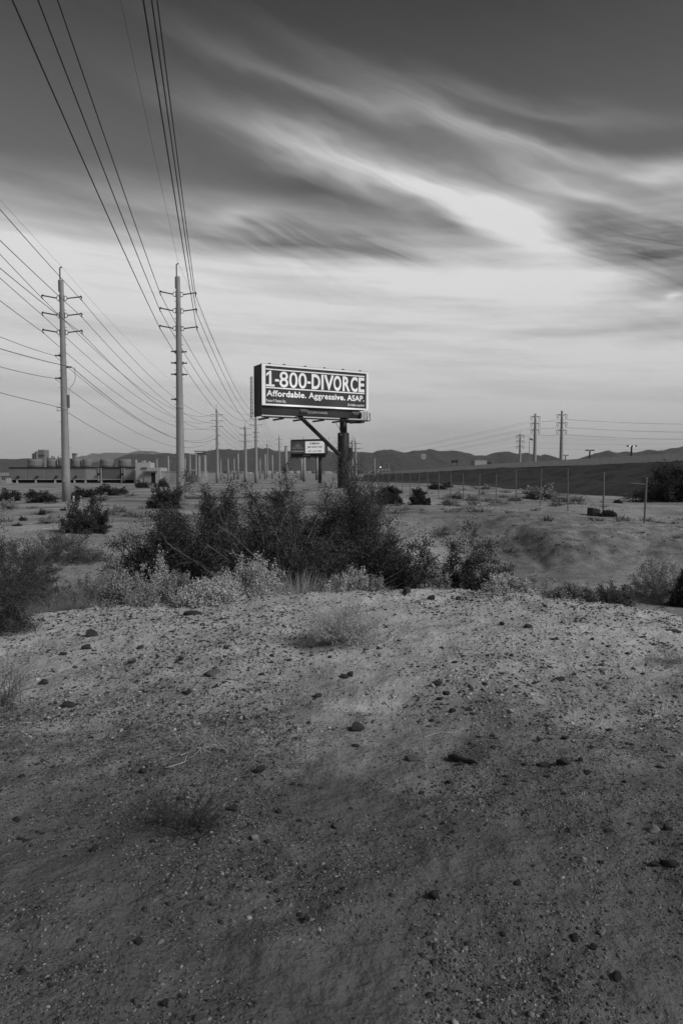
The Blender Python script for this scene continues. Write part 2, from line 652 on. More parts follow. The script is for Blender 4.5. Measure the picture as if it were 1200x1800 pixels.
# ------------------------------------------------------------------ mountains
def ridge(name, pts, d, depth, m_, label, seed, px0=-700, px1=1900, rough=1.0):
    pts = sorted(pts)
    xs = np.array([p[0] for p in pts], float)
    ys = np.array([p[1] for p in pts], float)
    n = 900
    px = np.linspace(px0, px1, n)
    py = np.interp(px, xs, ys)
    out = (px < xs[0]) | (px > xs[-1])
    py = py + np.where(out, 5 * fbm(px / 60 + seed, px * 0 + seed, 3), 0) + 2.2 * fbm(px / 11 + seed, px * 0 + 3.1, 4, .6)
    zr = np.maximum((830 - py) / FPX * d + EYE, 2)
    X0 = (px - 600) / FPX * d
    ts = np.concatenate([np.linspace(-1, 0, 16), np.linspace(.15, 1, 6)])
    V = []
    for t in ts:
        a = abs(t)
        prof = (1 - a) ** 1.25
        er = 1 + .55 * a * (1 - a) * 4 * rough * fbm(X0 / 260 + seed, t * 1.5 + X0 * 0 + 2, 4)
        z = zr * prof * np.clip(er, .2, 1.6) - a * 3
        yy = d + t * depth + depth * .10 * fbm(X0 / 500 + 9, X0 * 0 + t, 2) * a
        V.append(np.stack([X0 * (yy / d) ** 0, yy, z], -1))
    V = np.array(V)
    k, n_ = V.shape[:2]
    i, j = np.meshgrid(np.arange(k - 1), np.arange(n_ - 1), indexing='ij')
    F = np.stack([i * n_ + j, i * n_ + j + 1, (i + 1) * n_ + j + 1, (i + 1) * n_ + j], -1).reshape(-1, 4)
    o = obj(name, mesh_np(name, V.reshape(-1, 3), F, m_, smooth=True))
    return tag(o, label, kind='structure')


NEAR = [(-60, 803), (0, 806), (20, 808), (60, 806), (110, 812), (150, 815), (190, 808), (215, 806), (235, 799), (250, 797), (268, 800),
        (290, 798), (318, 797), (345, 799), (365, 794), (382, 790), (400, 789), (420, 792), (440, 789), (455, 787), (470, 788), (483, 792),
        (505, 794), (530, 792), (550, 791), (574, 791), (590, 795), (610, 797), (625, 794), (640, 796), (656, 795.5), (665, 791), (688, 790), (700, 794),
        (712, 796), (725, 793), (755, 789), (772, 793), (790, 791), (815, 794), (830, 800), (850, 801), (868, 796), (885, 794), (905, 798),
        (925, 797), (942, 803), (955, 799), (975, 804), (990, 812), (1010, 812), (1030, 801), (1045, 796), (1068, 792), (1085, 796), (1100, 794), (1115, 796),
        (1138, 791), (1150, 794), (1170, 790), (1185, 788), (1200, 785), (1240, 782)]
FAR = [(-80, 812), (60, 812), (130, 806), (150, 801), (165, 796), (178, 797), (195, 795), (212, 797), (235, 796), (252, 792), (262, 793), (285, 797), (320, 800), (420, 806), (1300, 808)]
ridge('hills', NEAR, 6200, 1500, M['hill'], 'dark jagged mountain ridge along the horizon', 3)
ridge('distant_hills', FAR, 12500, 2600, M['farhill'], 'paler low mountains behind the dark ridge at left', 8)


# ------------------------------------------------------------------ highway: embankment, road, barrier
def catmull(pts, n=10):
    pts = [np.array(p, float) for p in pts]
    out = []
    for i in range(len(pts) - 1):
        p0 = pts[max(i - 1, 0)]
        p1 = pts[i]
        p2 = pts[i + 1]
        p3 = pts[min(i + 2, len(pts) - 1)]
        for k in range(n):
            t = k / n
            out.append(.5 * ((2 * p1) + (-p0 + p2) * t + (2 * p0 - 5 * p1 + 4 * p2 - p3) * t * t + (-p0 + 3 * p1 - 3 * p2 + p3) * t ** 3))
    out.append(pts[-1])
    return np.array(out)


# barrier top line (x, y, z of top)
HW = catmull([(50, 30, 6.3), (47, 62, 6.05), (44, 90, 5.72), (41.5, 125, 5.5), (38, 165, 5.3), (32, 205, 4.65), (26.5, 245, 4.1), (23, 300, 3.7),
              (21.5, 400, 3.0), (24, 560, 2.2), (30, 800, 1.6)], 24)


def sweep(name, line, prof, m_, smooth=False):
    """prof: list of (offset to the right of travel, height relative to line z, or absolute if third is True)"""
    V = []
    for i, p in enumerate(line):
        t = line[min(i + 1, len(line) - 1)][:2] - line[max(i - 1, 0)][:2]
        t = t / np.linalg.norm(t)
        nrm = np.array([t[1], -t[0]])
        for q in prof:
            z = q[1] if len(q) > 2 and q[2] else p[2] + q[1]
            if len(q) > 3:
                z = z + q[3] * float(fbm(np.array([p[0] / 3 + q[0]]), np.array([p[1] / 4]), 3)[0])
            xy = p[:2] + nrm * q[0]
            V.append((xy[0], xy[1], z))
    k = len(prof)
    n = len(line)
    i, j = np.meshgrid(np.arange(n - 1), np.arange(k - 1), indexing='ij')
    F = np.stack([i * k + j, i * k + j + 1, (i + 1) * k + j + 1, (i + 1) * k + j], -1).reshape(-1, 4)
    return mesh_np(name, V, F[:, ::-1], m_, smooth)


emb = obj('embankment', sweep('embankment', HW,
          [(-26, -.6, True), (-20, .55, True, .25), (-16, -4.25, False, .7), (-14, -3.95, False, .9), (-12, -3.55, False, .9), (-10, -3.2, False, .9), (-8, -2.75, False, .9), (-6.5, -2.4, False, .8), (-5, -2.05, False, .7),
           (-3.6, -1.75, False, .6), (-2.4, -1.42, False, .45), (-1.2, -1.18, False, .3), (0, -1.1), (20, -1.1), (32, -.6, True)], M['slope'], True))
tag(emb, 'dark gravel highway embankment rising to the right', kind='structure')
road = obj('road', sweep('road', HW, [(.42, -1.05), (19.5, -1.05)], M['asphalt']))
tag(road, 'highway roadway on top of the embankment', kind='structure')
bar = thing('concrete_barrier', 'long pale concrete barrier wall along the top of the embankment', 'barrier', (0, 0, 0))
NB_ = 6
prof = [(-.3, -1.25), (-.3, -.85), (-.12, -.6), (-.1, 0), (.1, 0), (.12, -.6), (.3, -.85), (.3, -1.25)]
for i in range(0, len(HW) - 1, NB_):
    seg = HW[i:i + NB_ + 1]
    obj('wall_section', sweep('wall_section', seg, prof, M['concrete']), bar)


# ================================================================== transmission poles and wires
def arm_mesh(side, ln=1.75, rise=.22, r=.085):
    """one horizontal line-post insulator with ribbed sheds, a ring bracket and the clamp at its tip"""
    mb = MB()
    a = Vector((side * .55, 0, 0))
    b = Vector((side * (.55 + ln), 0, rise))
    n = 13
    pts, rad = [], []
    for i in range(n):
        t0 = i / n
        for dt, rr in ((0, r * .62), (.45 / n, r * .62), (.5 / n, r * 1.15), (.8 / n, r * .7)):
            pts.append(a.lerp(b, min(t0 + dt, 1)))
            rad.append(rr)
    mb.tube(pts, rad, 8)
    return mb


def make_pole(name, label, group, loc, hgt, rb=.52, rt=.24, arms=(), stubs=(), armlen=1.75, cap=True, rz=0.0, m_=None, detail=True, vstring=False, cat='utility pole'):
    t = thing(name, label, cat, loc, rz, group)
    m_ = m_ or M['steel']
    mb = MB()
    n = 12 if detail else 8
    prof = []
    for i in range(9):
        k = i / 8
        prof.append((rb + (rt - rb) * k, hgt * k))
    mb.lathe(prof, n)
    mb.build('shaft', m_, t, smooth=True)
    if detail:
        MB().lathe([(rb * 1.35, -.3), (rb * 1.35, .05), (rb * 1.1, .09)], 16).build('footing', M['cream'], t)
        # slip joint collar
        zc = hgt * .42
        rc = rb + (rt - rb) * .42
        MB().lathe([(rc + .004, zc - .03), (rc + .02, zc), (rc + .004, zc + .35)], 12).build('slip_joint', m_, t, smooth=True)
        sb_ = MB()
        for i in range(int((hgt - 4) / .9)):
            z = 3.2 + i * .9
            rr = rb + (rt - rb) * z / hgt
            s = 1 if i % 2 else -1
            sb_.box(min(s * rr * .9, s * (rr + .16)), max(s * rr * .9, s * (rr + .16)), -.02, .02, z - .02, z + .02)
        sb_.build('step_bolts', M['hardware'], t)['kind'] = 'stuff'
        rr = rb + (rt - rb) * 2.4 / hgt
        MB().box(-.16, .16, -rr - .03, -rr + .05, 2.2, 2.7).build('number_plate', M['panelpale'], t)
    ends = []
    for (z, ln) in arms:
        rr = rb + (rt - rb) * z / hgt
        for s in (-1, 1):
            if vstring:
                mb = MB()
                mb.tube([(s * rr * .8, 0, z), (s * ln * .6, 0, z + .25), (s * ln, 0, z + .12)], [.12, .10, .05], 6)
                a = mb.build('crossarm', M['hardware'], t)
                mb = MB()
                pts = [(s * ln * .55, 0, z + .2), (s * ln * .62, 0, z - .5), (s * ln * .75, 0, z - 1.0), (s * ln * .88, 0, z - .5), (s * ln * .95, 0, z + .1)]
                mb.tube(pts, .06, 5)
                mb.build('insulator', M['insul'], a)
                ends.append(Vector((s * ln * .75, 0, z - 1.0)))
            else:
                mb = arm_mesh(s, ln) if detail else MB().tube([(s * rr * .9, 0, z), (s * (ln + .55), 0, z + .22)], .07, 5)
                ao = mb.build('insulator', M['insul'], t, smooth=detail)
                ao.location.z = z if detail else 0
                if detail:
                    k = MB()
                    # ring bracket holding the insulator off the shaft
                    ring = []
                    for q in range(13):
                        an = 2 * PI * q / 12
                        ring.append((s * (rr + .12) + .17 * math.cos(an), 0, .24 * math.sin(an)))
                    k.tube(ring, .04, 6, cap=False)
                    k.box(min(s * rr * .8, s * (rr + .02)), max(s * rr * .8, s * (rr + .02)), -.12, .12, -.3, .3)
                    ko = k.build('bracket', M['hardware'], t)
                    ko.location.z = z
                    c = MB()
                    tip = Vector((s * (.55 + ln), 0, .22))
                    c.tube([tip + Vector((-s * .06, 0, .1)), tip + Vector((s * .06, 0, -.05)), tip + Vector((-s * .0, 0, -.32))], [.07, .08, .03], 6)
                    c.tube([tip + Vector((0, -.28, -.30)), tip + Vector((0, .28, -.30))], .055, 6)
                    c.build('clamp', M['insul'], ao)
                ends.append(Vector((s * (.55 + ln), 0, z + .22 - .3)))
    for (z, s) in stubs:
        rr = rb + (rt - rb) * z / hgt
        mb = MB()
        mb.tube([(s * rr * .8, 0, z), (s * (rr + .22), 0, z + .02)], [.16, .09], 6)
        mb.tube([(s * (rr + .2), 0, z), (s * (rr + .5), 0, z + .02)], [.06, .10], 6)
        mb.build('bracket', M['hardware'], t)
    if cap:
        mb = MB()
        mb.tube([(-rt * .6, 0, hgt - .9), (-rt * .6, 0, hgt + 1.25), (rt * .35, 0, hgt + 1.38)], .075, 6)
        mb.box(-rt * 1.35, -rt * .55, -.2, .2, hgt - 1.2, hgt - .05)
        mb.build('peak_bracket', M['hardware'], t)
    R = Matrix.Rotation(rz, 4, 'Z')
    L = Vector(loc)
    return t, [L + R @ e for e in ends], L + R @ Vector((rt * .35, 0, hgt + 1.38))


def gz(px, d):
    p = P(px, 830, d)
    return Vector((p.x, d, Hs(p.x, d)))


D0 = 73.0
A3 = [(x, 1.85) for x in (19.0, 21.0, 23.0)]


def zat(py, d):
    return P(600, py, d).z


PL = P(117, 882, D0)
PR = P(318, 882, D0)
zL = Hs(PL.x, D0) - .1
zR = Hs(PR.x, D0) - .1
armL = [(zat(583, D0) - zL - .05, 1.4), (zat(553, D0) - zL - .05, 1.4), (zat(523, D0) - zL - .05, 1.4)]
armR = [(zat(577, D0) - zR, 1.35), (zat(546, D0) - zR, 1.3), (zat(517, D0) - zR, 1.25)]
hL = zat(492, D0) - zL
hR = zat(486, D0) - zR
RZ = math.radians(8)
poleL, endL, topL = make_pole('transmission_pole', 'tall tapered steel power pole farthest left, in front of the cooling towers',
                              'near steel transmission poles', (PL.x, D0, zL), hL, .47, .22, armL,
                              [(zat(625, D0) - zL, -1), (zat(645, D0) - zL, 1), (zat(665, D0) - zL, -1)], rz=RZ)
poleR, endR, topR = make_pole('transmission_pole', 'tall tapered steel power pole behind the big dark shrub, second from left',
                              'near steel transmission poles', (PR.x, D0, zR), hR, .49, .22, armR,
                              [(zat(y, D0) - zR, s) for y in (618, 638, 658) for s in (-1, 1)] + [(zat(702, D0) - zR, -1)], rz=RZ)
# riser on the left pole: cable guard, meter boxes, loop
mb = MB()
q = Vector((.42, -.1, zat(700, D0) - zL))
mb.box(q.x - .1, q.x + .12, -.2, .1, q.z - 1.0, q.z + .35)
mb.build('junction_box', M['hardware'], poleL)
mb = MB()
z645, z720 = zat(645, D0) - zL, zat(700, D0) - zL
mb.tube([(1.15, 0, z645), (1.2, -.05, z645 - 1.2), (.95, -.05, z645 - 1.8), (.55, -.05, z645 - 2.3), (.5, -.1, z720)], .025, 5)
mb.build('jumper_cable', M['hardware'], poleL)
mb = MB()
mb.tube([(-.38, 0, zat(716, D0) - zL), (-.7, 0, zat(716, D0) - zL), (-.75, 0, zat(722, D0) - zL), (-.45, 0, zat(722, D0) - zL)], .05, 6)
mb.build('guy_clamp', M['hardware'], poleL)

D1L, D1R = 205.0, 205.0
P1L = gz(382, D1L)
P1R = gz(450, D1R)
arm1 = [(zat(750, D1L), 1.3), (zat(740, D1L), 1.3), (zat(729.5, D1L), 1.3)]
pole1L, end1L, top1L = make_pole('transmission_pole', 'pale slim power pole with three pairs of arms left of the billboards, standing alone',
                                 'receding steel transmission poles', (P1L.x, D1L, 0), zat(719.5, D1L), .55, .22, arm1, [(zat(765, D1L), 1), (zat(772, D1L), -1), (zat(780, D1L), 1)], rz=math.radians(4), detail=False)
arm1 = [(zat(747.5, D1R), 1.3), (zat(737, D1R), 1.3), (zat(727, D1R), 1.3)]
pole1R, end1R, top1R = make_pole('transmission_pole', 'pale power pole rising beside the left edge of the big billboard',
                                 'receding steel transmission poles', (P1R.x, D1R, 0), zat(717, D1R), .58, .22, arm1,
                                 [(zat(y, D1R), s) for y in (760, 768, 775) for s in (-1, 1)], rz=math.radians(4), detail=False)
D2 = 225.0
p = gz(431.5, D2)
pole2, end2, top2 = make_pole('transmission_pole', 'shorter pale power pole with wide arms just left of the big billboard',
                              'receding steel transmission poles', (p.x, D2, 0), zat(750, D2), .6, .3, [(zat(776, D2), 1.55), (zat(765, D2), 1.45), (zat(754, D2), 1.35)], rz=math.radians(4), detail=False)
D3 = 390.0
p = gz(491, D3)
pole3, end3, top3 = make_pole('transmission_pole', 'small distant power pole with arms below the big billboard, left of the small one',
                              'receding steel transmission poles', (p.x, D3, 0), zat(768, D3), .6, .3, [(zat(792, D3), 1.5), (zat(780.5, D3), 1.5), (zat(773, D3), 1.5)], rz=math.radians(4), detail=False)
p = gz(470, 400)
pole3b, end3b, top3b = make_pole('transmission_pole', 'thin far power pole between the armed pole and the big billboard strut',
                                 'receding steel transmission poles', (p.x, 400.0, 0), zat(780, 400), .6, .3, [(zat(797, 400), 1.4), (zat(790, 400), 1.4), (zat(784, 400), 1.4)], rz=math.radians(4), detail=False)
for px, y0, d in ((618.6, 774, 300), (624.5, 775, 312)):
    p = gz(px, d)
    make_pole('transmission_pole', 'pale pole with crossarms right of the big billboard column, %s of a pair' % ('left' if px < 620 else 'right'),
              'pair of poles beside the billboard column', (p.x, d, 0), zat(y0, d), .95, .3, [(zat(789, d), 2.6), (zat(780, d), 2.4)], detail=False)
# bare pole stubs about the switchyard
for px, y0, d, r, lab in ((276, 806, 260, .3, 'thin bare pole behind the white plant building, left of two'),
                          (296, 802, 240, .4, 'bare pale pole behind the white wall, beside the near power pole'),
                          (411.5, 806, 300, .4, 'bare pale pole left of the wide-armed power pole, shorter of two'),
                          (418.5, 797, 300, .5, 'bare pale pole left of the wide-armed power pole, taller of two'),
                          (457, 806, 320, .4, 'bare pale pole just right of the pole at the billboard edge'),
                          (466, 798, 300, .5, 'taller bare pale pole under the left end of the big billboard'),
                          (478.6, 800, 310, .5, 'bare pale pole under the big billboard, left of the small armed pole'),
                          (502.7, 785, 260, .75, 'thick bare pale pole just left of the small billboard'),
                          (530, 798, 280, .7, 'thick bare pole under the small billboard, left of two close together'),
                          (534.5, 797, 230, .62, 'thick bare pole under the small billboard, right of two close together'),
                          (557.5, 799, 280, .85, 'thick white bare pole beside the small billboard column'),
                          (658, 805, 300, .35, 'thin bare pole right of the big billboard column'),
                          (326, 805, 230, .3, 'thin bare pole between the near power pole and the steel portal frame'),
                          (388, 808, 260, .3, 'thin bare pole close right of the solitary armed pole'),
                          (401, 806, 260, .35, 'thin bare pole midway between the armed poles left of the billboard')):
    p = gz(px, d)
    t = thing('bare_pole', lab, 'pole', (p.x, d, -.2), 0, 'bare poles about the switchyard')
    hh = zat(y0, d) + .2
    MB().lathe([(r, 0), (r * .9, hh * .5), (r * .7, hh)], 8).build('shaft', M['steel'], t, smooth=True)
    MB().lathe([(r * .75, hh), (r * .8, hh + .1), (r * .3, hh + .25)], 8).build('cap', M['hardware'], t)


def wire_pts(a, b, sag, n=24):
    return [a.lerp(b, i / n) - Vector((0, 0, sag * 4 * (i / n) * (1 - i / n))) for i in range(n + 1)]


def wire(label, nodes, sags, r=.028, m_=None, group='overhead power line wires'):
    pts = []
    for i in range(len(nodes) - 1):
        w_ = wire_pts(nodes[i], nodes[i + 1], sags[i])
        pts += w_ if i == 0 else w_[1:]
    rr = [r] * len(pts)
    o = MB().tube(pts, rr, 5).build('overhead_wire', m_ or M['wire'], None, smooth=True)
    return tag(o, label, 'wire', group)


# where the near spans leave the picture: (pixel, distance) of a second point on each wire, extrapolated to the pole behind the camera
def back(node, px, py, zdrop=0.0, dist=-70.0):
    """far end behind the camera of a span that passes the sight line px,py; solved level"""
    a = (px - 600) / FPX
    b = (900 - py) / FPX
    dy = cp + b * sp
    dz = -sp + b * cp
    z = node.z - zdrop
    d = (z - EYE) / dz * dy
    x = a * (z - EYE) / dz
    k = (dist - node.y) / (d - node.y)
    return Vector((node.x + (x - node.x) * k, dist, node.z))


SN = ['lowest', 'middle', 'top']
# ends are ordered arms low->top, side -1 then +1
exitR = {(0, -1): (28, 0), (1, -1): (71, 0), (2, -1): (104, 0), (0, 1): (254, 0), (1, 1): (268, 0), (2, 1): (277, 0)}
k = 0
for i in range(3):
    for s in (-1, 1):
        e = endR[k]
        sg = 1.6
        bk = back(e, *exitR[(i, s)], zdrop=1.25)
        far = end1R[k]
        far2 = end3[k]
        wire('%s wire on the %s side of the pole behind the big shrub' % (SN[i], 'left' if s < 0 else 'right'),
             [bk, e, far, far2], [sg, 4.0, 4.0], .03)
        k += 1
bk = back(topR, 212, 0, zdrop=1.0)
wire('thin shield wire from the tip of the pole behind the big shrub', [bk, topR, top1R, top3], [1.2, 3.0, 3.0], .011, M['wirethin'])

exitL = {(0, -1): (0, 537), (1, -1): (0, 497), (2, -1): (0, 455), (0, 1): (0, 474), (1, 1): (0, 425), (2, 1): (0, 370)}
k = 0
for i in range(3):
    for s in (-1, 1):
        e = endL[k]
        bk = back(e, *exitL[(i, s)], zdrop=1.0, dist=-60)
        wire('%s wire on the %s side of the leftmost power pole' % (SN[i], 'left' if s < 0 else 'right'),
             [bk, e, end1L[k], end3b[k]], [1.4, 4.2, 4.0], .028)
        k += 1
bk = back(topL, 0, 360, zdrop=1.0, dist=-60)
wire('thin shield wire from the tip of the leftmost power pole', [bk, topL, top1L, top3b], [1.2, 3.2, 3.0], .011, M['wirethin'])
for py, px, ex, s, tgt, lab in ((625, 96, 581, -1, 765, 'upper low wire on the left side of the leftmost pole'),
                                (645, 126, 586, 1, 765, 'thick dark wire from the right bracket of the leftmost pole'),
                                (665, 96, 632, -1, 772, 'lower low wire on the left side of the leftmost pole'),
                                (716, 105, 701, -1, 784, 'lowest cable on the leftmost pole, clamped below the boxes')):
    e = P(px, py, D0)
    a = P(0, ex, 55)
    ddir = (a - e)
    bk = e + ddir * 5.0
    bk.z = e.z + (a.z - e.z) * 1.3
    far = Vector((P1L.x + s * .9, D1L, zat(tgt, D1L)))
    wire(lab, [bk, e, far], [2.0 if py < 700 else .4, 4.6], .034 if py == 645 else .024)

# far line on the right beyond the highway
FR = []
for px, y0, d, ays, ln, lab in ((985.5, 722, 178, (757, 744, 730), 1.45, 'tallest power pole beyond the highway, rightmost of three'),
                                (939, 727, 190, (756.5, 745, 733), 1.4, 'power pole beyond the highway, middle of three'),
                                (913, 762, 245, (785, 775.5, 766), 1.55, 'shortest power pole beyond the highway, leftmost of three')):
    p = P(px, 830, d)
    t, en, tp = make_pole('transmission_pole', lab, 'power poles beyond the highway', (p.x, d, 0), zat(y0, d), .62, .3,
                          [(zat(y, d), ln) for y in ays], detail=False, cap=False, vstring=True)
    FR.append((en, tp))
for k in range(6):
    e = FR[0][0][k]
    rgt = Vector((e.x + 95, e.y - 4 + (k % 2) * 8, e.z + 1.5))
    nx = FR[1][0][k]
    lf = Vector((nx.x - 140, nx.y + 330, nx.z - 4.0))
    wire('%s %s wire of the power line beyond the highway' % (SN[k // 2], ('nearer', 'farther')[k % 2]),
         [rgt, e, nx, lf], [2.0, .4, 6.5], .018, M['wirethin'])
for j, (ya, yb) in enumerate(((766, 762), (776, 770), (785, 779))):
    a = P(905, ya, 245)
    b = P(1330, yb, 200)
    l_ = P(600, 792 + j, 520)
    wire('faint low wire beyond the highway, %s of three' % ('top', 'middle', 'lowest')[j], [b, a, l_], [1.5, 5], .014, M['wirethin'])
for j, (ya, yb) in enumerate(((786, 770), (789, 778), (779, 764))):
    a = P(-60, ya, 420)
    b = P(560, yb, 420)
    wire('faint far wire crossing behind the two near power poles, %s of three' % ('middle', 'lowest', 'top')[j], [a, b], [6], .02, M['wirethin'])


# ================================================================== the big billboard
def text_mesh(name, body, m_, width, height, bold=0.0, spacing=1.0, depth=.012):
    """lettering as a flat raised mesh fitted to width x height, origin lower left, lying in X-Z, facing -Y"""
    cu = bpy.data.curves.new(name, 'FONT')
    cu.body = body
    cu.size = 1.0
    cu.offset = bold
    cu.space_character = spacing
    cu.resolution_u = 4
    o = bpy.data.objects.new(name, cu)
    COL.objects.link(o)
    dg = bpy.context.evaluated_depsgraph_get()
    dg.update()
    me = bpy.data.meshes.new_from_object(o.evaluated_get(dg))
    bpy.data.objects.remove(o)
    bpy.data.curves.remove(cu)
    n = len(me.vertices)
    co = np.empty(n * 3, dtype=np.float32)
    me.vertices.foreach_get('co', co)
    co = co.reshape(-1, 3)
    mn, mx = co.min(0), co.max(0)
    X = (co[:, 0] - mn[0]) / (mx[0] - mn[0]) * width
    Z = (co[:, 1] - mn[1]) / (mx[1] - mn[1]) * height
    out = np.stack([X, np.full(n, -depth), Z], -1).astype(np.float32)
    me.vertices.foreach_set('co', out.ravel())
    me.materials.clear()
    me.materials.append(m_)
    me.update()
    return me


def letter(parent, body, m_, x, z, w, h, bold=0.0, spacing=1.0, depth=.014, name='lettering'):
    return obj(name, text_mesh(name, body, m_, w, h, bold, spacing, depth), parent, (x, 0, z))


BL = P(460.3, 711.5, 74.7)
BR = P(647, 718.5, 81.2)
TL_ = P(460.3, 639, 74.7)
BW = math.hypot(BR.x - BL.x, BR.y - BL.y)
BH = TL_.z - BL.z
ang = math.atan2(BR.y - BL.y, BR.x - BL.x)
bb = thing('billboard', 'big dark billboard with huge white phone-number lettering on a thick black column', 'billboard', (BL.x, BL.y, BL.z), ang)
DEP = 2.2
# local frame: x along face, -y towards the viewer, z up, origin at lower left corner of the face
MB().box(0, BW, .02, .14, 0, BH).build('face_panel', M['boardblack'], bb)
for f in (.25, .5, .75):
    MB().box(BW * f - .012, BW * f + .012, .012, .02, .17, BH - .17).build('vinyl_seam', M['boarddark'], bb)
fw = .30
mb = MB()
mb.box(-.02, fw + .10, -.06, .02, -.02, BH + .02)
mb.box(BW - fw, BW + .02, -.06, .02, -.02, BH + .02)
mb.box(fw + .10, BW - fw, -.06, .02, BH - .17, BH + .02)
mb.box(fw + .10, BW - fw, -.06, .02, -.02, .17)
mb.build('frame', M['trimwhite'], bb)


def bx(px):
    return (px - 460.3) / (647 - 460.3) * BW


# fractions measured on the face: letters
IX0, IX1 = .465, BW - .52
MB().box(IX0, IX1, -.005, .02, BH * .868, BH * .896).build('rule', M['boardwhite'], bb)
MB().box(IX0, IX1, -.005, .02, BH * .419, BH * .447).build('rule', M['boardwhite'], bb)
HZ, HC = BH * .462, BH * .385
EXT = [('1', 198, 260), ('-', 263, 291), ('8', 294, 358), ('0', 364, 427), ('0', 432, 494), ('-', 498, 524), ('D', 530, 596), ('I', 604, 621),
       ('V', 624, 700), ('O', 697, 758), ('R', 769, 828), ('C', 832, 889), ('E', 896, 944)]
for ch_, e0, e1 in EXT:
    x0 = IX0 + (e0 - 198) / 747 * (IX1 - IX0)
    x1 = IX0 + (e1 - 198) / 747 * (IX1 - IX0)
    if ch_ == '-':
        MB().box(x0, x1, -.012, .02, HZ + HC * .34, HZ + HC * .49).build('letter', M['boardwhite'], bb)
    elif ch_ == 'I':
        MB().box(x0, x1, -.012, .02, HZ, HZ + HC).build('letter', M['boardwhite'], bb)
    elif ch_ == '1':
        w1_ = x1 - x0
        pl = [(0, 0), (w1_, 0), (w1_, HC * .13), (w1_ * .64, HC * .13), (w1_ * .64, HC), (w1_ * .46, HC), (w1_ * .04, HC * .80), (w1_ * .04, HC * .64), (w1_ * .37, HC * .78), (w1_ * .37, HC * .13), (0, HC * .13)]
        MB().add([(x0 + u, -.014, HZ + v) for u, v in pl], [tuple(range(len(pl)))]).build('letter', M['boardwhite'], bb)
    else:
        letter(bb, ch_, M['boardwhite'], x0, HZ - (.02 if ch_ in '80OC' else 0), x1 - x0, HC + (.04 if ch_ in '80OC' else 0), .012 if ch_ in '80' else .032, 1.0, name='letter')
H2, Z2 = BH * .152, BH * .222
for wd_, e0, e1, dsc in (('Affordable.', 202, 490, 0), ('Aggressive.', 508, 789, .29), ('ASAP.', 805, 942, 0)):
    x0 = IX0 + (e0 - 198) / 747 * (IX1 - IX0)
    x1 = IX0 + (e1 - 198) / 747 * (IX1 - IX0)
    letter(bb, wd_, M['boardwhite'], x0, Z2 - H2 * dsc, x1 - x0, H2 * (1 + dsc), .024, 1.06)
letter(bb, 'Preston P. Rezaee, Esq.', M['boardwhite'], IX0 + .02, BH * .065, 2.35, BH * .088, .006, 1.0)
letter(bb, 'Se habla español', M['boardwhite'], IX1 - 2.25, BH * .07, 2.2, BH * .080, .006, 1.0)
# box sides, back face, roof lip
MB().box(-.05, .0, .02, DEP, -1.18, BH).build('side_panel', M['boarddark'], bb)
MB().box(BW, BW + .05, .14, DEP, .05, BH).build('side_panel', M['boarddark'], bb)
MB().box(0, BW, DEP - .12, DEP, -.1, BH).build('back_panel', M['boarddark'], bb)
mb = MB()
for f in (.07, .2, .39, .57, .75, .92):
    mb.box(BW * f - .12, BW * f + .12, .0, .2, BH + .02, BH + .16)
mb.box(0, BW, .02, .3, BH + .021, BH + .06)
mb.build('top_rail', M['boardsteel'], bb)
# apron under the face
MB().box(.1, BW * .905, .25, .34, -.98, -.025).build('apron', M['boarddark'], bb)
letter(bb, 'CLEAR CHANNEL', M['lightprint'], 0, 0, 2.2, .26, .012, 1.0).location = (BW * .445, .25, -.66)
mb = MB()
for rr_ in (.16, .08):
    mb.tube([(BW * .428 + rr_ * math.cos(q_ * PI / 8), .235, -.53 + rr_ * math.sin(q_ * PI / 8)) for q_ in range(17)], .02, 5, cap=False)
mb.build('emblem', M['lightprint'], bb)
# catwalk with outriggers
mb = MB()
mb.box(-.1, BW * .985, -.75, -.0, -1.34, -1.24)
mb.build('catwalk', M['boardsteel'], bb)
for f in (.03, .16, .345, .53, .72, .90):
    MB().box(BW * f - .09, BW * f + .09, -.85, 1.9, -1.52, -1.345).build('outrigger', M['boardsteel'], bb)
mb = MB()
for f in (.92, .94, .955, .97, .985):
    mb.tube([(BW * f, -.05, -1.24), (BW * f, -.05, -.2)], .035, 5)
mb.tube([(BW * .985, -.75, -1.24), (BW * .985, -.75, -.45), (BW * .985, -.05, -.3), (BW * .985, -.05, -1.24)], .04, 5)
mb.tube([(BW * .95, -.72, -1.2), (BW * .985, -.75, -.45)], .03, 5)
mb.build('railing', M['boardsteel'], bb)
# walkway box at the right end
MB().box(BW * .84, BW * .99, .62, 1.9, -1.45, -1.15).build('rear_catwalk', M['boardsteel'], bb)
# long torsion beam
MB().tube([(BW * .05, 1.2, -.55), (BW * .97, 1.2, -.55)], .40, 14).build('torsion_beam', M['boardsteel'], bb)
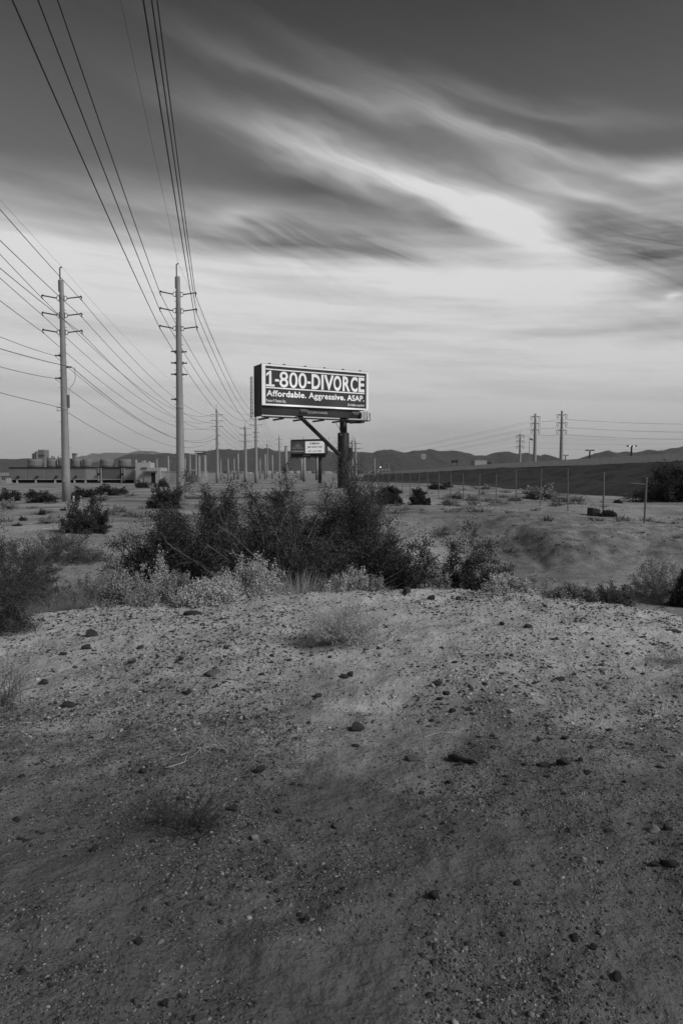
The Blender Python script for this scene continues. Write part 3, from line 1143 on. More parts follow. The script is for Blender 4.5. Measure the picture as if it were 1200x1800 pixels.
# floodlights on arms in front of the apron
for f in (.265, .745):
    fl = MB()
    cx = BW * f
    fl.tube([(cx, -.7, -1.28), (cx, -2.75, -1.0)], .05, 6)
    Rm = Matrix.Translation((cx, -2.8, -.82)) @ Matrix.Rotation(math.radians(-38), 4, 'X')
    fl.box(-.42, .42, -.30, .30, -.12, .10, Rm)
    fl.box(-.34, .34, -.22, .22, -.22, -.12, Rm)
    fo = fl.build('floodlight', M['hardware'], bb)
    le = MB()
    le.box(-.38, .38, -.26, .26, .103, .115, Rm)
    lo = le.build('lens', lamp_m, fo)
    ld = bpy.data.lights.new('floodlight_lamp', 'SPOT')
    ld.energy = 130
    ld.spot_size = math.radians(150)
    ld.spot_blend = 1.0
    ld.shadow_soft_size = .25
    lob = bpy.data.objects.new('lamp', ld)
    COL.objects.link(lob)
    lob.parent = fo
    lob.location = Rm @ Vector((0, 0, .2))
    aim = Vector((cx, 0, 2.9)) - lob.location
    lob.rotation_euler = aim.to_track_quat('-Z', 'Y').to_euler()

# column and its sleeve; strut back to the beam
colx = BW * .80
cy = 1.2
gcol = 1.2
zg = gcol - BL.z
zs = zat(760, 79.5) - BL.z
mb = MB()
mb.lathe([(.43, zs - .5), (.43, -.75)], 20, (colx, cy, 0))
mb.build('column', M['boardsteel'], bb, smooth=True)
mb = MB()
mb.lathe([(.68, zg), (.68, zs - .04), (.62, zs)], 20, (colx, cy, 0))
mb.build('column_sleeve', M['boarddark'], bb, smooth=True)
MB().lathe([(.56, zs - .02), (.56, zs + .05)], 20, (colx, cy, 0)).build('collar', M['boardsteel'], bb)
zt = zat(797, 79) - BL.z
MB().tube([(BW * .36, .9, -.9), (colx - .4, cy - .1, zt - .25)], .25, 8).build('strut', M['boardsteel'], bb)
mb = MB()
mb.box(colx + .55, colx + .95, cy - .5, cy + .3, zt - .75, zt + .75)
mb.box(colx + .85, colx + 1.1, cy - .4, cy + .2, zt - .45, zt + .35)
mb.build('meter_cabinet', M['boarddark'], bb)
mb = MB()
mb.tube([(colx - 1.15, cy - .3, -1.6), (colx - .8, cy - .4, -2.1), (colx - .66, cy - .5, -2.6), (colx - .66, cy - .5, zs - .3)], .045, 6)
mb.tube([(colx - .66, cy - .5, -2.75), (colx - .35, cy - .2, -2.75)], .03, 5)
mb.build('conduit', M['lightprint'], bb)
# ladder on the left side
mb = MB()
for dx in (DEP - .05, DEP + .45):
    mb.tube([(-.25, dx, -1.2), (-.25, dx, BH - 1.1)], .05, 5)
for i in range(12):
    mb.tube([(-.25, DEP - .05, -1.1 + i * .38), (-.25, DEP + .45, -1.1 + i * .38)], .03, 5)
mb.build('ladder', M['hardware'], bb)

# ================================================================== the small billboard behind
SBd0, SBd1 = 190.0, 186.0
SL = P(510.5, 797.5, SBd0)
SR = P(571.5, 797.5, SBd1)
sw = math.hypot(SR.x - SL.x, SR.y - SL.y)
sh = P(510, 774.5, SBd0).z - SL.z
sb = thing('billboard', 'small two-panel billboard with dark lettering on white, behind the big one', 'billboard', (SL.x, SL.y, SL.z), math.atan2(SR.y - SL.y, SR.x - SL.x))
MB().box(0, sw * .425, 0, .3, 0, sh).build('print_panel', M['greyprint'], sb)
MB().box(sw * .425, sw, 0, .3, 0, sh).build('surround', M['greyprint'], sb)
MB().box(sw * .432, sw * .975, -.05, -.005, sh * .03, sh * .92).build('message_panel', glowpanel_m, sb)
mb = MB()
mb.box(.2, sw, -.1, .5, sh, sh + .28)
mb.box(-.1, sw + .02, .3, 1.6, -.4, sh)
mb.build('housing', M['boarddark'], sb)
letter(sb, 'COMEDIAN', M['boardblack'], sw * .55, sh * .68, sw * .29, sh * .15, .03, 1.0, .06).location.y = 0
letter(sb, 'JIM NORTON', M['boardblack'], sw * .49, sh * .38, sw * .42, sh * .18, .02, 1.05, .06)
letter(sb, 'OCT. 16 AT 8 PM', M['boardblack'], sw * .51, sh * .11, sw * .37, sh * .13, .02, 1.05, .06)
# sunburst and two lines of print on the left panel
mb = MB()
c0 = Vector((sw * .215, -.02, sh * .50))
for i in range(13):
    an = math.radians(8 + 164 * i / 12)
    dv = Vector((math.cos(an), 0, math.sin(an)))
    nv = Vector((-math.sin(an), 0, math.cos(an)))
    a0 = c0 + dv * sw * .055
    a1 = c0 + dv * (sw * (.105 if i % 2 else .125))
    mb.add([a0 - nv * .07, a0 + nv * .07, a1 + nv * .02, a1 - nv * .02], [(0, 1, 2, 3)])
half = [c0 + Vector((math.cos(math.radians(a)) * sw * .05, 0, math.sin(math.radians(a)) * sw * .05)) for a in range(0, 181, 15)]
mb.add(half, [tuple(range(len(half)))])
mb.build('sunburst_emblem', M['lightprint'], sb)
mb = MB()
x = sw * .06
random.seed(5)
for wd in (.035, .03, .028, .034, .0, .04, .03, .028, .036, .03):
    if wd:
        mb.box(x, x + sw * wd * .8, -.03, -.002, sh * .37, sh * (.46 if wd < .034 else .49))
    x += sw * (wd if wd else .015)
mb.build('lettering', M['lightprint'], sb)['kind'] = 'stuff'
letter(sb, 'Live Entertainment!', M['boardwhite'], sw * .045, sh * .13, sw * .34, sh * .13, .03, .95, .03)
MB().box(.1, sw - .1, .1, .5, -.95, -.06).build('apron', M['boarddark'], sb)
mb = MB()
mb.box(0, sw + .2, -.9, .0, -1.15, -1.05)
for f in (.05, .2, .36, .55, .75):
    mb.box(sw * f - .1, sw * f + .1, -1, .5, -1.35, -1.1)
mb.build('catwalk', M['boardsteel'], sb)
letter(sb, 'CLEAR CHANNEL', M['lightprint'], sw * .36, -.62, sw * .21, .3, .01, 1.0).location.y = .1
MB().tube([(sw * .815, .9, -SL.z - .2), (sw * .815, .9, -.2)], .48, 12).build('column', M['boarddark'], sb, smooth=True)
MB().tube([(sw * .355, .4, sh + .25), (sw * .355, .4, sh + 1.0)], .06, 5).build('antenna', M['hardware'], sb)


# ================================================================== cooling-tower plant at the left
DP = 205.0
plant = thing('cooling_tower_plant', 'long low cooling tower with round fan stacks behind the leftmost power pole', 'cooling tower', (0, 0, 0))


def xz(px, py, d=DP):
    v = P(px, py, d)
    return v.x, v.z


def prect(name, px0, px1, y0, y1, d, depth, m_, parent):
    x0, z1 = xz(px0, y0, d)
    x1, z0 = xz(px1, y1, d)
    return MB().box(x0, x1, d, d + depth, z0, z1).build(name, m_, parent)


prect('basin', 17, 237, 842, 849.5, DP + .8, 12, M['void'], plant)
segs = [(15.5, 48, 'panel'), (48, 82, 'panel'), (82, 116, 'panel'), (116, 150, 'panel'), (150, 172, 'panelpale'), (180.5, 212, 'paneldark'), (218.5, 237, 'panelpale')]
for a, b, mm in segs:
    pn = prect('cladding_panel', a + .1, b - .1, 822.5, 842, DP, .5, M[mm], plant)
    mb = MB()
    x0, zt_ = xz(a, 822.5)
    x1, zb_ = xz(b, 842)
    n = max(3, int((x1 - x0) / .6))
    for i in range(1, n):
        xx = x0 + (x1 - x0) * i / n
        mb.box(xx - .05, xx + .05, DP - .05, DP, zb_ + .05, zt_ - .05)
    mb.build('rib', M[mm], pn)
prect('casing', 15.6, 236.9, 822.8, 842, DP + .55, 11, M['paneldark'], plant)
prect('deck', 14.5, 238, 821, 822.4, DP - .3, 12.4, M['boarddark'], plant)
prect('sill', 15.5, 237, 842.1, 843.4, DP - .25, .7, M['panelpale'], plant)
for px in (172, 176.5, 213, 217):
    prect('riser_pipe', px, px + 2.4, 822.5, 846, DP - .3, .5, M['panelpale'], plant)
for px in (174, 215):
    mb = MB()
    x0, z0 = xz(px, 833)
    mb.lathe([(.3, -.3), (.42, -.1), (.42, .1), (.3, .3)], 10, (x0, DP - .5, z0))
    mb.build('valve', M['boarddark'], plant)
for px in (19, 29.5, 62.5, 96.5, 130.5, 150, 178, 213.5, 236.5):
    prect('pier', px - 1.2, px + 1.2, 843.5, 850, DP - .2, 1.0, M['cream'], plant)
for px in (33, 66, 100, 134):
    x0, z0 = xz(px, 838)
    MB().lathe([(.2, -.25), (.45, -.1), (.45, .15), (.2, .3)], 8, (x0, DP - .4, z0)).build('valve', M['boarddark'], plant)
# fan stacks
for a, b in ((32, 60), (67, 86), (87, 106), (112, 130), (131, 149), (163, 189), (196, 220)):
    x0, zt_ = xz(a, 806.5)
    x1, zb_ = xz(b, 821)
    r = (x1 - x0) / 2
    hh = zt_ - zb_
    s_ = MB()
    s_.lathe([(r * 1.0, 0), (r * .94, hh * .35), (r * .93, hh * .7), (r * .97, hh), (r * .90, hh), (r * .86, hh * .6), (r * .2, hh * .55)], 24, ((x0 + x1) / 2, DP + 6, zb_))
    s_.build('fan_stack', M['stack'], plant, smooth=True)
mb = MB()
for i in range(60):
    x0, z0 = xz(15 + i * 3.75, 821)
    mb.box(x0 - .03, x0 + .03, DP - .2, DP - .15, z0, z0 + 1.0)
for dz in (.5, 1.0):
    x0, z0 = xz(15, 821)
    x1, _ = xz(237, 821)
    mb.box(x0, x1, DP - .2, DP - .14, z0 + dz, z0 + dz + .05)
mb.build('handrail', M['hardware'], plant)
# boiler block with small chimneys behind
bo = thing('boiler_house', 'pale blocky boiler tower with small chimneys behind the cooling tower', 'industrial building', (0, 0, 0))
prect('wall', 66.5, 78, 790.5, 822, 232, 4, M['panel'], bo)
prect('ledge', 66, 78.5, 799, 800.2, 231.7, .4, M['hardware'], bo)
for px, y0 in ((57, 797), (60.5, 795), (63.5, 793)):
    prect('chimney', px - 1.1, px + 1.1, y0, 822, 230, 1.5, M['stack'], bo)
prect('stair_tower', 61.5, 65.5, 808, 822, 226, 2, M['panelpale'], bo)
st = thing('exhaust_stack', 'narrow pale exhaust stack beside the leftmost power pole', 'chimney', (0, 0, 0))
prect('flue', 126.5, 131.5, 797.5, 822, 229, 2, M['panel'], st)
prect('rim', 126, 132, 796.8, 798, 228.8, 2.4, M['hardware'], st)
pr_ = thing('pipe_rack', 'low rack of pipes and vents above the cooling tower deck', 'pipe rack', (0, 0, 0))
random.seed(3)
for px in np.linspace(83, 124, 12):
    h_ = random.uniform(801, 807)
    prect('vent', px - .5, px + .5 + random.random(), h_, 822, 226 + random.random() * 4, .6, M['hardware'], pr_)
prect('beam', 82, 126, 806, 807.2, 227, .5, M['hardware'], pr_)
prect('tank', 93, 98.5, 811, 817, 215, 1.5, M['white'], pr_)
# white buildings to the right of the tower
wb = thing('plant_building', 'white flat-roofed plant building with dark doorway right of the cooling tower', 'building', (0, 0, 0))
prect('wall', 237.5, 282, 822, 849, 196, 8, M['white'], wb)
prect('upper_storey', 238, 263.5, 813, 821.9, 199, 5, M['white'], wb)
prect('vent_opening', 248, 258, 821.2, 824.5, 195.8, .3, M['paneldark'], wb)
prect('doorway', 266, 273, 830.5, 848.5, 195.8, .3, M['void'], wb)
prect('shutter', 253.5, 265.8, 833, 848.5, 195.7, .2, M['panelpale'], wb)
prect('canopy', 252, 274, 827.8, 830.4, 194.8, 1.2, M['paneldark'], wb)
mb = MB()
for i in range(5):
    x0, z0 = xz(240 + i * 2.4, 846 - i * 3.3, 194)
    mb.box(x0, x0 + .5, 193.6, 194.8, z0, z0 + .15)
for px in (239.5, 252):
    x0, z0 = xz(px, 848, 194)
    x1, z1 = xz(px, 827, 194)
    mb.box(x0 - .06, x0 + .06, 193.6, 193.8, z0, z1)
mb.build('stair', M['hardware'], wb)
for px, y0 in ((238.5, 808), (250, 810), (254, 809.5), (262, 810.5)):
    prect('roof_vent', px - 1, px + 1, y0, 812.9, 200, .8, M['cream'], wb)
ww = thing('perimeter_wall', 'pale perimeter wall behind the second power pole', 'wall', (0, 0, 0))
for i in range(9):
    a = 283 + i * 9.0
    prect('wall_panel', a, a + 8.8, 829, 848, 190, .4, M['cream'], ww)
    prect('coping', a - .1, a + 8.9, 828, 828.9, 189.85, .7, M['white'], ww)
# portal frames of the switchyard
pf = thing('switchyard_portal', 'pale steel portal frame with cross beam between the near power poles and shrub', 'steel frame', (0, 0, 0))
for px in (334, 344.5):
    prect('post', px - .9, px + .9, 798, 835, 186, .5, M['white'], pf)
prect('beam', 333, 345.5, 797, 799, 185.9, .7, M['white'], pf)
prect('sill_beam', 333, 345.5, 825.5, 827, 185.95, .6, M['white'], pf)
for px, w_ in ((350.2, 1.7), (360.3, 1.7)):
    prect('post', px - w_, px + w_, 799, 838, 188, .8, M['cream'], pf)
prect('girder', 343, 364, 795.5, 798.5, 187.8, 1.2, M['hardware'], pf)
mb = MB()
for i in range(7):
    x0, z0 = xz(341 + i * 3, 794, 187.5)
    mb.box(x0, x0 + .5, 187.4, 187.8, z0, z0 + .25)
mb.build('busbar', M['hardware'], pf)
uk = thing('utility_cabinet', 'small pale utility shed at the left picture edge beside the cooling tower', 'shed', (0, 0, 0))
prect('body', 2, 11.5, 838, 850, 200, 3, M['panelpale'], uk)
prect('roof', 1, 12.5, 836.5, 838, 199.7, 3.6, M['paneldark'], uk)
for px in (4.5, 8):
    prect('window', px - .8, px + .8, 840.5, 843, 199.9, .2, M['void'], uk)

# marker posts near the left pole
for px, y0, y1, d, lab in ((142, 872, 885.5, 71, 'short white marker post right of the leftmost power pole'), (129.5, 872, 883, 73, 'short grey marker post close to the leftmost power pole')):
    a = P(px, y1, d)
    g_ = Hs(a.x, d)
    h_ = P(px, y0, d).z - g_
    t = thing('marker_post', lab, 'post', (a.x, d, g_ - .05))
    MB().lathe([(.1, 0), (.1, h_), (.06, h_ + .06)], 8).build('shaft', M['white'] if px > 140 else M['concrete'], t)
    MB().lathe([(.104, h_ * .8), (.104, h_ * .92)], 8).build('band', M['hardware'], t)


# ================================================================== fence
fence = thing('wire_fence', 'line of thin steel fence posts receding along the right side', 'fence', (0, 0, 0))
FV, FK = 430.0, 704 * 30.0
posts = []
d1 = 30.0
step = 3.55
for i in range(22):
    d = d1 + step * i
    px = FV + FK / d
    px = {0: 1134, 1: 1061.5, 2: 999}.get(i, px)
    x = P(px, 830, d).x
    g_ = Hs(x, d)
    hgt = 2.15 if i else 1.95
    posts.append(Vector((x, d, g_ + hgt)))
    mb = MB()
    r = .032 if i > 1 else .045
    tl = .07 * math.sin(i * 2.3 + 1)
    mb.tube([(x, d, g_ - .2), (x + tl, d, g_ + hgt)], r, 8)
    mb.lathe([(r * 1.15, 0), (r * 1.15, .05), (.01, .08)], 8, (x + tl, d, g_ + hgt))
    mb.build('post', M['post'], fence)
for i in range(1, 3):
    MB().tube([posts[i] - Vector((0, 0, .42)), posts[i + 1] - Vector((0, 0, .42))], .022, 6).build('brace_rail', M['hardware'], fence)
MB().tube([posts[0] - Vector((0, 0, .25)), posts[0] - Vector((.55, -.1, .22))], .03, 6).build('brace_rail', M['post'], fence)
MB().tube([posts[2] - Vector((0, 0, .5)), Vector((posts[1].x, posts[1].y, posts[1].z - 2.0))], .012, 4).build('brace_wire', M['hardware'], fence)
MB().tube([posts[1] - Vector((0, 0, .45)), posts[0] - Vector((0, 0, .25))], .008, 4).build('brace_wire', M['hardware'], fence)
for dz in (.1, .9):
    MB().tube([p_ - Vector((0, 0, dz)) for p_ in posts[2:]], .006, 4).build('strand', M['wirethin'], fence)


# ================================================================== things on and by the highway
def on_road(px, d=None):
    # nearest barrier sample by pixel
    pxs = 600 + HW[:, 0] / HW[:, 1] * FPX
    i = int(np.argmin(np.abs(pxs - px) + (HW[:, 1] < 60) * 1e3))
    return HW[i]


# road sign seen from behind, on a tall post
d = 238.0
a = P(744, 828, d)
t = thing('road_sign', 'pale round-topped road sign on a thin post in front of the barrier', 'road sign', (a.x, d, 2.5))
zc = P(744, 803, d).z - 2.5
MB().tube([(0, 0, 0), (0, 0, zc + .4)], .07, 6).build('post', M['hardware'], t)
for sx in (-1, 1):
    mb = MB()
    mb.tube([(sx * .42, -.08, zc + .62), (sx * .42, -.12, zc + .62)], .44, 12)
    mb.build('upper_disc', M['cream'], t)
mb = MB()
pts = [(-.95, -.1, zc + .1), (.95, -.1, zc + .1), (.7, -.1, zc - .55), (0, -.1, zc - .95), (-.7, -.1, zc - .55)]
mb.add(pts + [(q_[0], -.04, q_[2]) for q_ in pts], [(0, 1, 2, 3, 4)[::-1], (5, 6, 7, 8, 9)] + [(i, (i + 1) % 5, (i + 1) % 5 + 5, i + 5) for i in range(5)])
mb.build('shield_plate', M['cream'], t)
# overhead gantry sign (dark, far)
d = 330.0
a = P(798, 830, d)
t = thing('gantry_sign', 'dark highway sign panel on posts above the barrier', 'road sign', (a.x, d, 2))
z0 = P(798, 813.5, d).z - 2
z1 = P(798, 809, d).z - 2
for xx in (-1.3, 1.3):
    MB().box(xx - .1, xx + .1, 0, .15, 0, z1).build('post', M['boardsteel'], t)
MB().box(-1.55, .25, -.1, -.02, z0, z1).build('panel', M['boarddark'], t)
MB().box(.4, 1.6, -.1, -.02, z0, z1 + .2).build('panel', M['boarddark'], t)
# lorry on the highway
d = 186.0
a = P(846, 812, d)
t = thing('truck', 'pale box truck driving on the highway above the barrier', 'truck', (a.x, d, 3.85), math.radians(16))
base = 0
MB().box(-2.6, 1.0, -1.2, 1.2, .7, 2.55).build('cargo_box', M['panelpale'], t)
mb = MB()
mb.add([(1.05, -1.1, .6), (3.4, -1.1, .6), (3.4, -1.1, 1.35), (2.6, -1.1, 1.45), (2.2, -1.1, 2.2), (1.05, -1.1, 2.25),
        (1.05, 1.1, .6), (3.4, 1.1, .6), (3.4, 1.1, 1.35), (2.6, 1.1, 1.45), (2.2, 1.1, 2.2), (1.05, 1.1, 2.25)],
       [(0, 1, 2, 3, 4, 5), (11, 10, 9, 8, 7, 6)] + [((i + 1) % 6, i, i + 6, (i + 1) % 6 + 6) for i in range(6)])
cabo = mb.build('cab', M['boardsteel'], t)
MB().box(1.4, 2.2, -1.13, -1.105, 1.45, 2.05).build('window', M['glass'], cabo)
for xx in (-1.7, 2.5):
    for yy in (-1.05, 1.05):
        w_ = MB().tube([(xx, yy - .15, .45), (xx, yy + .15, .45)], .45, 14).build('wheel', M['rubber'], t)
        MB().tube([(xx, yy - .17, .45), (xx, yy + .17, .45)], .22, 10).build('rim', M['hardware'], w_)
# street lamps beyond the barrier
for px, y0, d, lit, lab in ((1035.5, 792, 150, False, 'dark twin-headed street lamp standing above the barrier between the mountains'),
                            (993, 800.5, 220, False, 'small far street lamp right of the tallest pole beyond the highway'),
                            (1108.5, 784.5, 135, True, 'lit street lamp above the barrier at far right')):
    a = P(px, 830, d)
    z1 = P(px, y0, d).z
    t = thing('street_lamp', lab, 'street lamp', (a.x, d, 3.5))
    MB().lathe([(.22, 0), (.16, z1 - 3.5)], 8).build('shaft', M['boardsteel'], t)
    for s in (-1, 1):
        hd = MB().box(min(s * .15, s * .95), max(s * .15, s * .95), -.2, .2, z1 - 3.55, z1 - 3.3).build('lamp_head', M['boardsteel'], t)
        if lit:
            MB().box(min(s * .3, s * .5), max(s * .3, s * .5), -.26, -.205, z1 - 3.52, z1 - 3.36).build('lens', lamp_m, hd)
d = 200.0
a = P(929.5, 830, d)
z1 = P(929.5, 769, d).z
t = thing('flagpole', 'thin pole with a small drooping dark flag among the poles beyond the highway', 'flagpole', (a.x, d, 3.0))
MB().lathe([(.13, 0), (.07, z1 - 3)], 8).build('shaft', M['steel'], t)
mb = MB()
n = 6
for i in range(n + 1):
    u = i / n
    mb.v += [(u * .95, .12 * math.sin(u * 6), z1 - 3.05 - .45 * u), (u * .95, .12 * math.sin(u * 6 + .4), z1 - 3.45 - .55 * u)]
for i in range(n):
    mb.f.append((2 * i, 2 * i + 2, 2 * i + 3, 2 * i + 1))
fo = mb.build('flag', M['boarddark'], t)
so = fo.modifiers.new('thick', 'SOLIDIFY')
so.thickness = .03
# small service vehicle / buildings where the road meets the plain
d = 420.0
a = P(676, 828, d)
t = thing('service_building', 'tiny pale roadside building where the barrier begins', 'building', (a.x, d, P(676, 829.5, d).z - 1))
MB().box(-4, 3, 0, 5, 0, 2.2).build('wall', M['cream'], t)
MB().box(-4.2, 3.2, -.3, 5.3, 2.2, 2.6).build('roof', M['white'], t)
for xx in (-3, -1, 1):
    MB().box(xx, xx + 1, -.05, .02, .8, 1.7).build('window', M['void'], t)
MB().tube([(2.5, -1, 0), (2.5, -1, 6.5)], .15, 6).build('mast', M['steel'], t)
t2 = thing('flood_mast', 'short mast with a bright lamp by the tiny roadside building', 'lamp', (P(667.5, 830, d).x, d - 6, 2.0))
zl = P(667.5, 822, d).z - 2
MB().lathe([(.12, 0), (.08, zl)], 6).build('shaft', M['hardware'], t2)
MB().box(-.35, .35, -.25, .1, zl, zl + .55).build('lens', lamp_m, t2)

# far town at the foot of the mountains: a speckle of roofs nobody could count
V, F = [], []
for i in range(520):
    px = random.uniform(380, 1000)
    d = random.uniform(1500, 4200)
    x = (px - 600) / FPX * d
    w_, h_, e_ = random.uniform(6, 26), random.uniform(3, 7), random.uniform(6, 15)
    k = len(V)
    for xx in (x, x + w_):
        for yy in (d, d + e_):
            for zz in (-1, h_):
                V.append((xx, yy, zz))
    F += [(k, k + 1, k + 3, k + 2), (k + 4, k + 6, k + 7, k + 5), (k, k + 4, k + 5, k + 1), (k + 2, k + 3, k + 7, k + 6), (k + 1, k + 5, k + 7, k + 3)]
M['town'] = mat('far roofs', .2, .9, island=[(0, .06), (.6, .16), (.9, .3), (1, .55)])
o = obj('distant_town', mesh_np('distant_town', V, np.array(F), M['town']))
tag(o, 'faint speckle of far houses below the mountains', 'town', kind='stuff')


# ================================================================== vegetation
def tubes_np(lines, radii, sides=3):
    """lines: (n,k,3) array of polylines, radii (n,k)"""
    n, k, _ = lines.shape
    t = np.gradient(lines, axis=1)
    t /= np.linalg.norm(t, axis=2, keepdims=True) + 1e-9
    up = np.where(np.abs(t[..., 2:3]) < .9, np.array([0, 0, 1.0]), np.array([1.0, 0, 0]))
    a = np.cross(t, up)
    a /= np.linalg.norm(a, axis=2, keepdims=True) + 1e-9
    b = np.cross(t, a)
    an = 2 * PI * np.arange(sides) / sides
    V = lines[:, :, None, :] + radii[:, :, None, None] * (a[:, :, None, :] * np.cos(an)[None, None, :, None] + b[:, :, None, :] * np.sin(an)[None, None, :, None])
    idx = np.arange(n * k * sides).reshape(n, k, sides)
    j2 = (np.arange(sides) + 1) % sides
    F = np.stack([idx[:, :-1, :], idx[:, :-1, j2], idx[:, 1:, j2], idx[:, 1:, :]], -1).reshape(-1, 4)
    return V.reshape(-1, 3), F


def merge(parts):
    Vs, Fs, k = [], [], 0
    for v, f in parts:
        Vs.append(v)
        Fs.append(f + k)
        k += len(v)
    return np.concatenate(Vs), np.concatenate(Fs)


def rand_unit(g, n):
    v = g.normal(size=(n, 3))
    return v / np.linalg.norm(v, axis=1, keepdims=True)


def leaves_np(g, C, ln, wd, D=None, up=.0):
    n = len(C)
    u = rand_unit(g, n)
    if D is not None:
        u = u * .75 + D
    u[:, 2] += up
    u /= np.linalg.norm(u, axis=1, keepdims=True)
    w = np.cross(u, rand_unit(g, n))
    w /= np.linalg.norm(w, axis=1, keepdims=True) + 1e-9
    L = ln * g.uniform(.6, 1.3, (n, 1))
    Wd = wd * g.uniform(.6, 1.3, (n, 1))
    V = np.stack([C + w * Wd * .5, C + u * L, C - w * Wd * .5], 1).reshape(-1, 3)
    F = np.arange(3 * n).reshape(n, 3)
    return V, F


def grow(seed, w, dep, h, nst=24, ntw=22, nlf=36, twig=.5, leaf=(.04, .014), base=.15, spread=1.0, droop=.15, low=-.05, fill=.6,
         lump=.25, br=.02, up=0.0, jit=.03, upright=.5, twskip=1):
    """shrub in its own frame: curved stems to points of a lumpy dome, twigs along them, leaves on the twigs"""
    g = np.random.default_rng(seed)
    th = g.uniform(0, 2 * PI, nst)
    ce = g.uniform(low, 1, nst)
    rr = fill + (1 - fill) * g.random(nst) ** .6
    lumpf = 1 + lump * np.sin(3 * th + seed) * np.cos(2.3 * ce * 3 + seed * .7) + lump * .7 * g.normal(size=nst) * .5
    rr = rr * lumpf
    s = np.sqrt(np.clip(1 - ce * ce, 0, 1))
    tgt = np.stack([np.cos(th) * s * rr * w / 2, np.sin(th) * s * rr * dep / 2, np.clip(ce, .02, 1) * h * np.clip(rr, .3, 1.15)], -1)
    b0 = np.stack([g.normal(size=nst) * base * w * .5, g.normal(size=nst) * base * dep * .5, np.full(nst, -.03)], -1)
    mid = b0 * .6 + tgt * .4
    mid[:, 2] += h * upright * .35 * g.uniform(.3, 1.2, nst)
    t = np.linspace(0, 1, 9)[None, :, None]
    ln = (1 - t) ** 2 * b0[:, None] + 2 * t * (1 - t) * mid[:, None] + t * t * tgt[:, None]
    wob = np.cumsum(g.normal(size=ln.shape), axis=1) * .018 * h
    wob -= wob[:, :1]
    ln = ln + wob
    ln[..., 2] = np.maximum(ln[..., 2], np.where(t[..., 0] < .08, -.05, .02))
    rad = br * (1 - .75 * t[..., 0]) * g.uniform(.6, 1.2, (nst, 1))
    parts = [tubes_np(ln, rad, 4)]
    # twigs
    N = nst * ntw
    si = np.repeat(np.arange(nst), ntw)
    tt = g.uniform(.25, 1.0, N) ** .8
    f = tt * 8
    i0 = np.clip(f.astype(int), 0, 7)
    fr = (f - i0)[:, None]
    p0 = ln[si, i0] * (1 - fr) + ln[si, i0 + 1] * fr
    tan = ln[si, i0 + 1] - ln[si, i0]
    tan /= np.linalg.norm(tan, axis=1, keepdims=True) + 1e-9
    out = p0 - np.array([0, 0, h * .25])
    out /= np.linalg.norm(out, axis=1, keepdims=True) + 1e-9
    d_ = tan * .7 + out * .5 * spread + rand_unit(g, N) * .9
    d_[:, 2] += up
    d_ /= np.linalg.norm(d_, axis=1, keepdims=True)
    tl = twig * g.uniform(.45, 1.15, N)
    ts = np.linspace(0, 1, 5)[None, :, None]
    tw = p0[:, None] + d_[:, None] * ts * tl[:, None, None]
    tw = tw + np.cumsum(g.normal(size=tw.shape), axis=1) * .03 * tl[:, None, None]
    tw[..., 2] -= droop * (ts[..., 0] ** 2) * tl[:, None]
    tw[..., 2] = np.maximum(tw[..., 2], .01)
    trad = br * .22 * (1 - .6 * ts[..., 0]) * np.ones((N, 1))
    parts.append(tubes_np(tw[::twskip, ::2], trad[::twskip, ::2], 3))
    branches = merge(parts)
    lv = None
    if nlf:
        K = N * nlf
        ti = np.repeat(np.arange(N), nlf)
        a = g.uniform(.12, 1.0, K) * 4
        i1 = np.clip(a.astype(int), 0, 3)
        fa = (a - i1)[:, None]
        c = tw[ti, i1] * (1 - fa) + tw[ti, i1 + 1] * fa + g.normal(size=(K, 3)) * jit
        c[:, 2] = np.maximum(c[:, 2], .005)
        lv = leaves_np(g, c, leaf[0], leaf[1], d_[ti] * .5, up=.1)
    return branches, lv


def make_shrub(name, label, x, y, z, br, lv, mb_, ml, group=None, cat='shrub', rz=0.0, sc=1.0):
    t = thing(name, label, cat, (x, y, z), rz, group)
    obj('branches', mesh_np('branches', br[0], br[1], mb_), t)
    if lv is not None:
        obj('foliage', mesh_np('foliage', lv[0], lv[1], ml), t)
    if sc != 1.0:
        t.scale = (sc, sc, sc)
    return t


def at_shrub(px, top, d, wpx):
    """ground point, width and height of a plant from its place in the photograph and its distance"""
    p_ = P(px, top, d)
    g_ = Hs(p_.x, d)
    return p_.x, d, g_, wpx / FPX * d, max(p_.z - g_, .12)


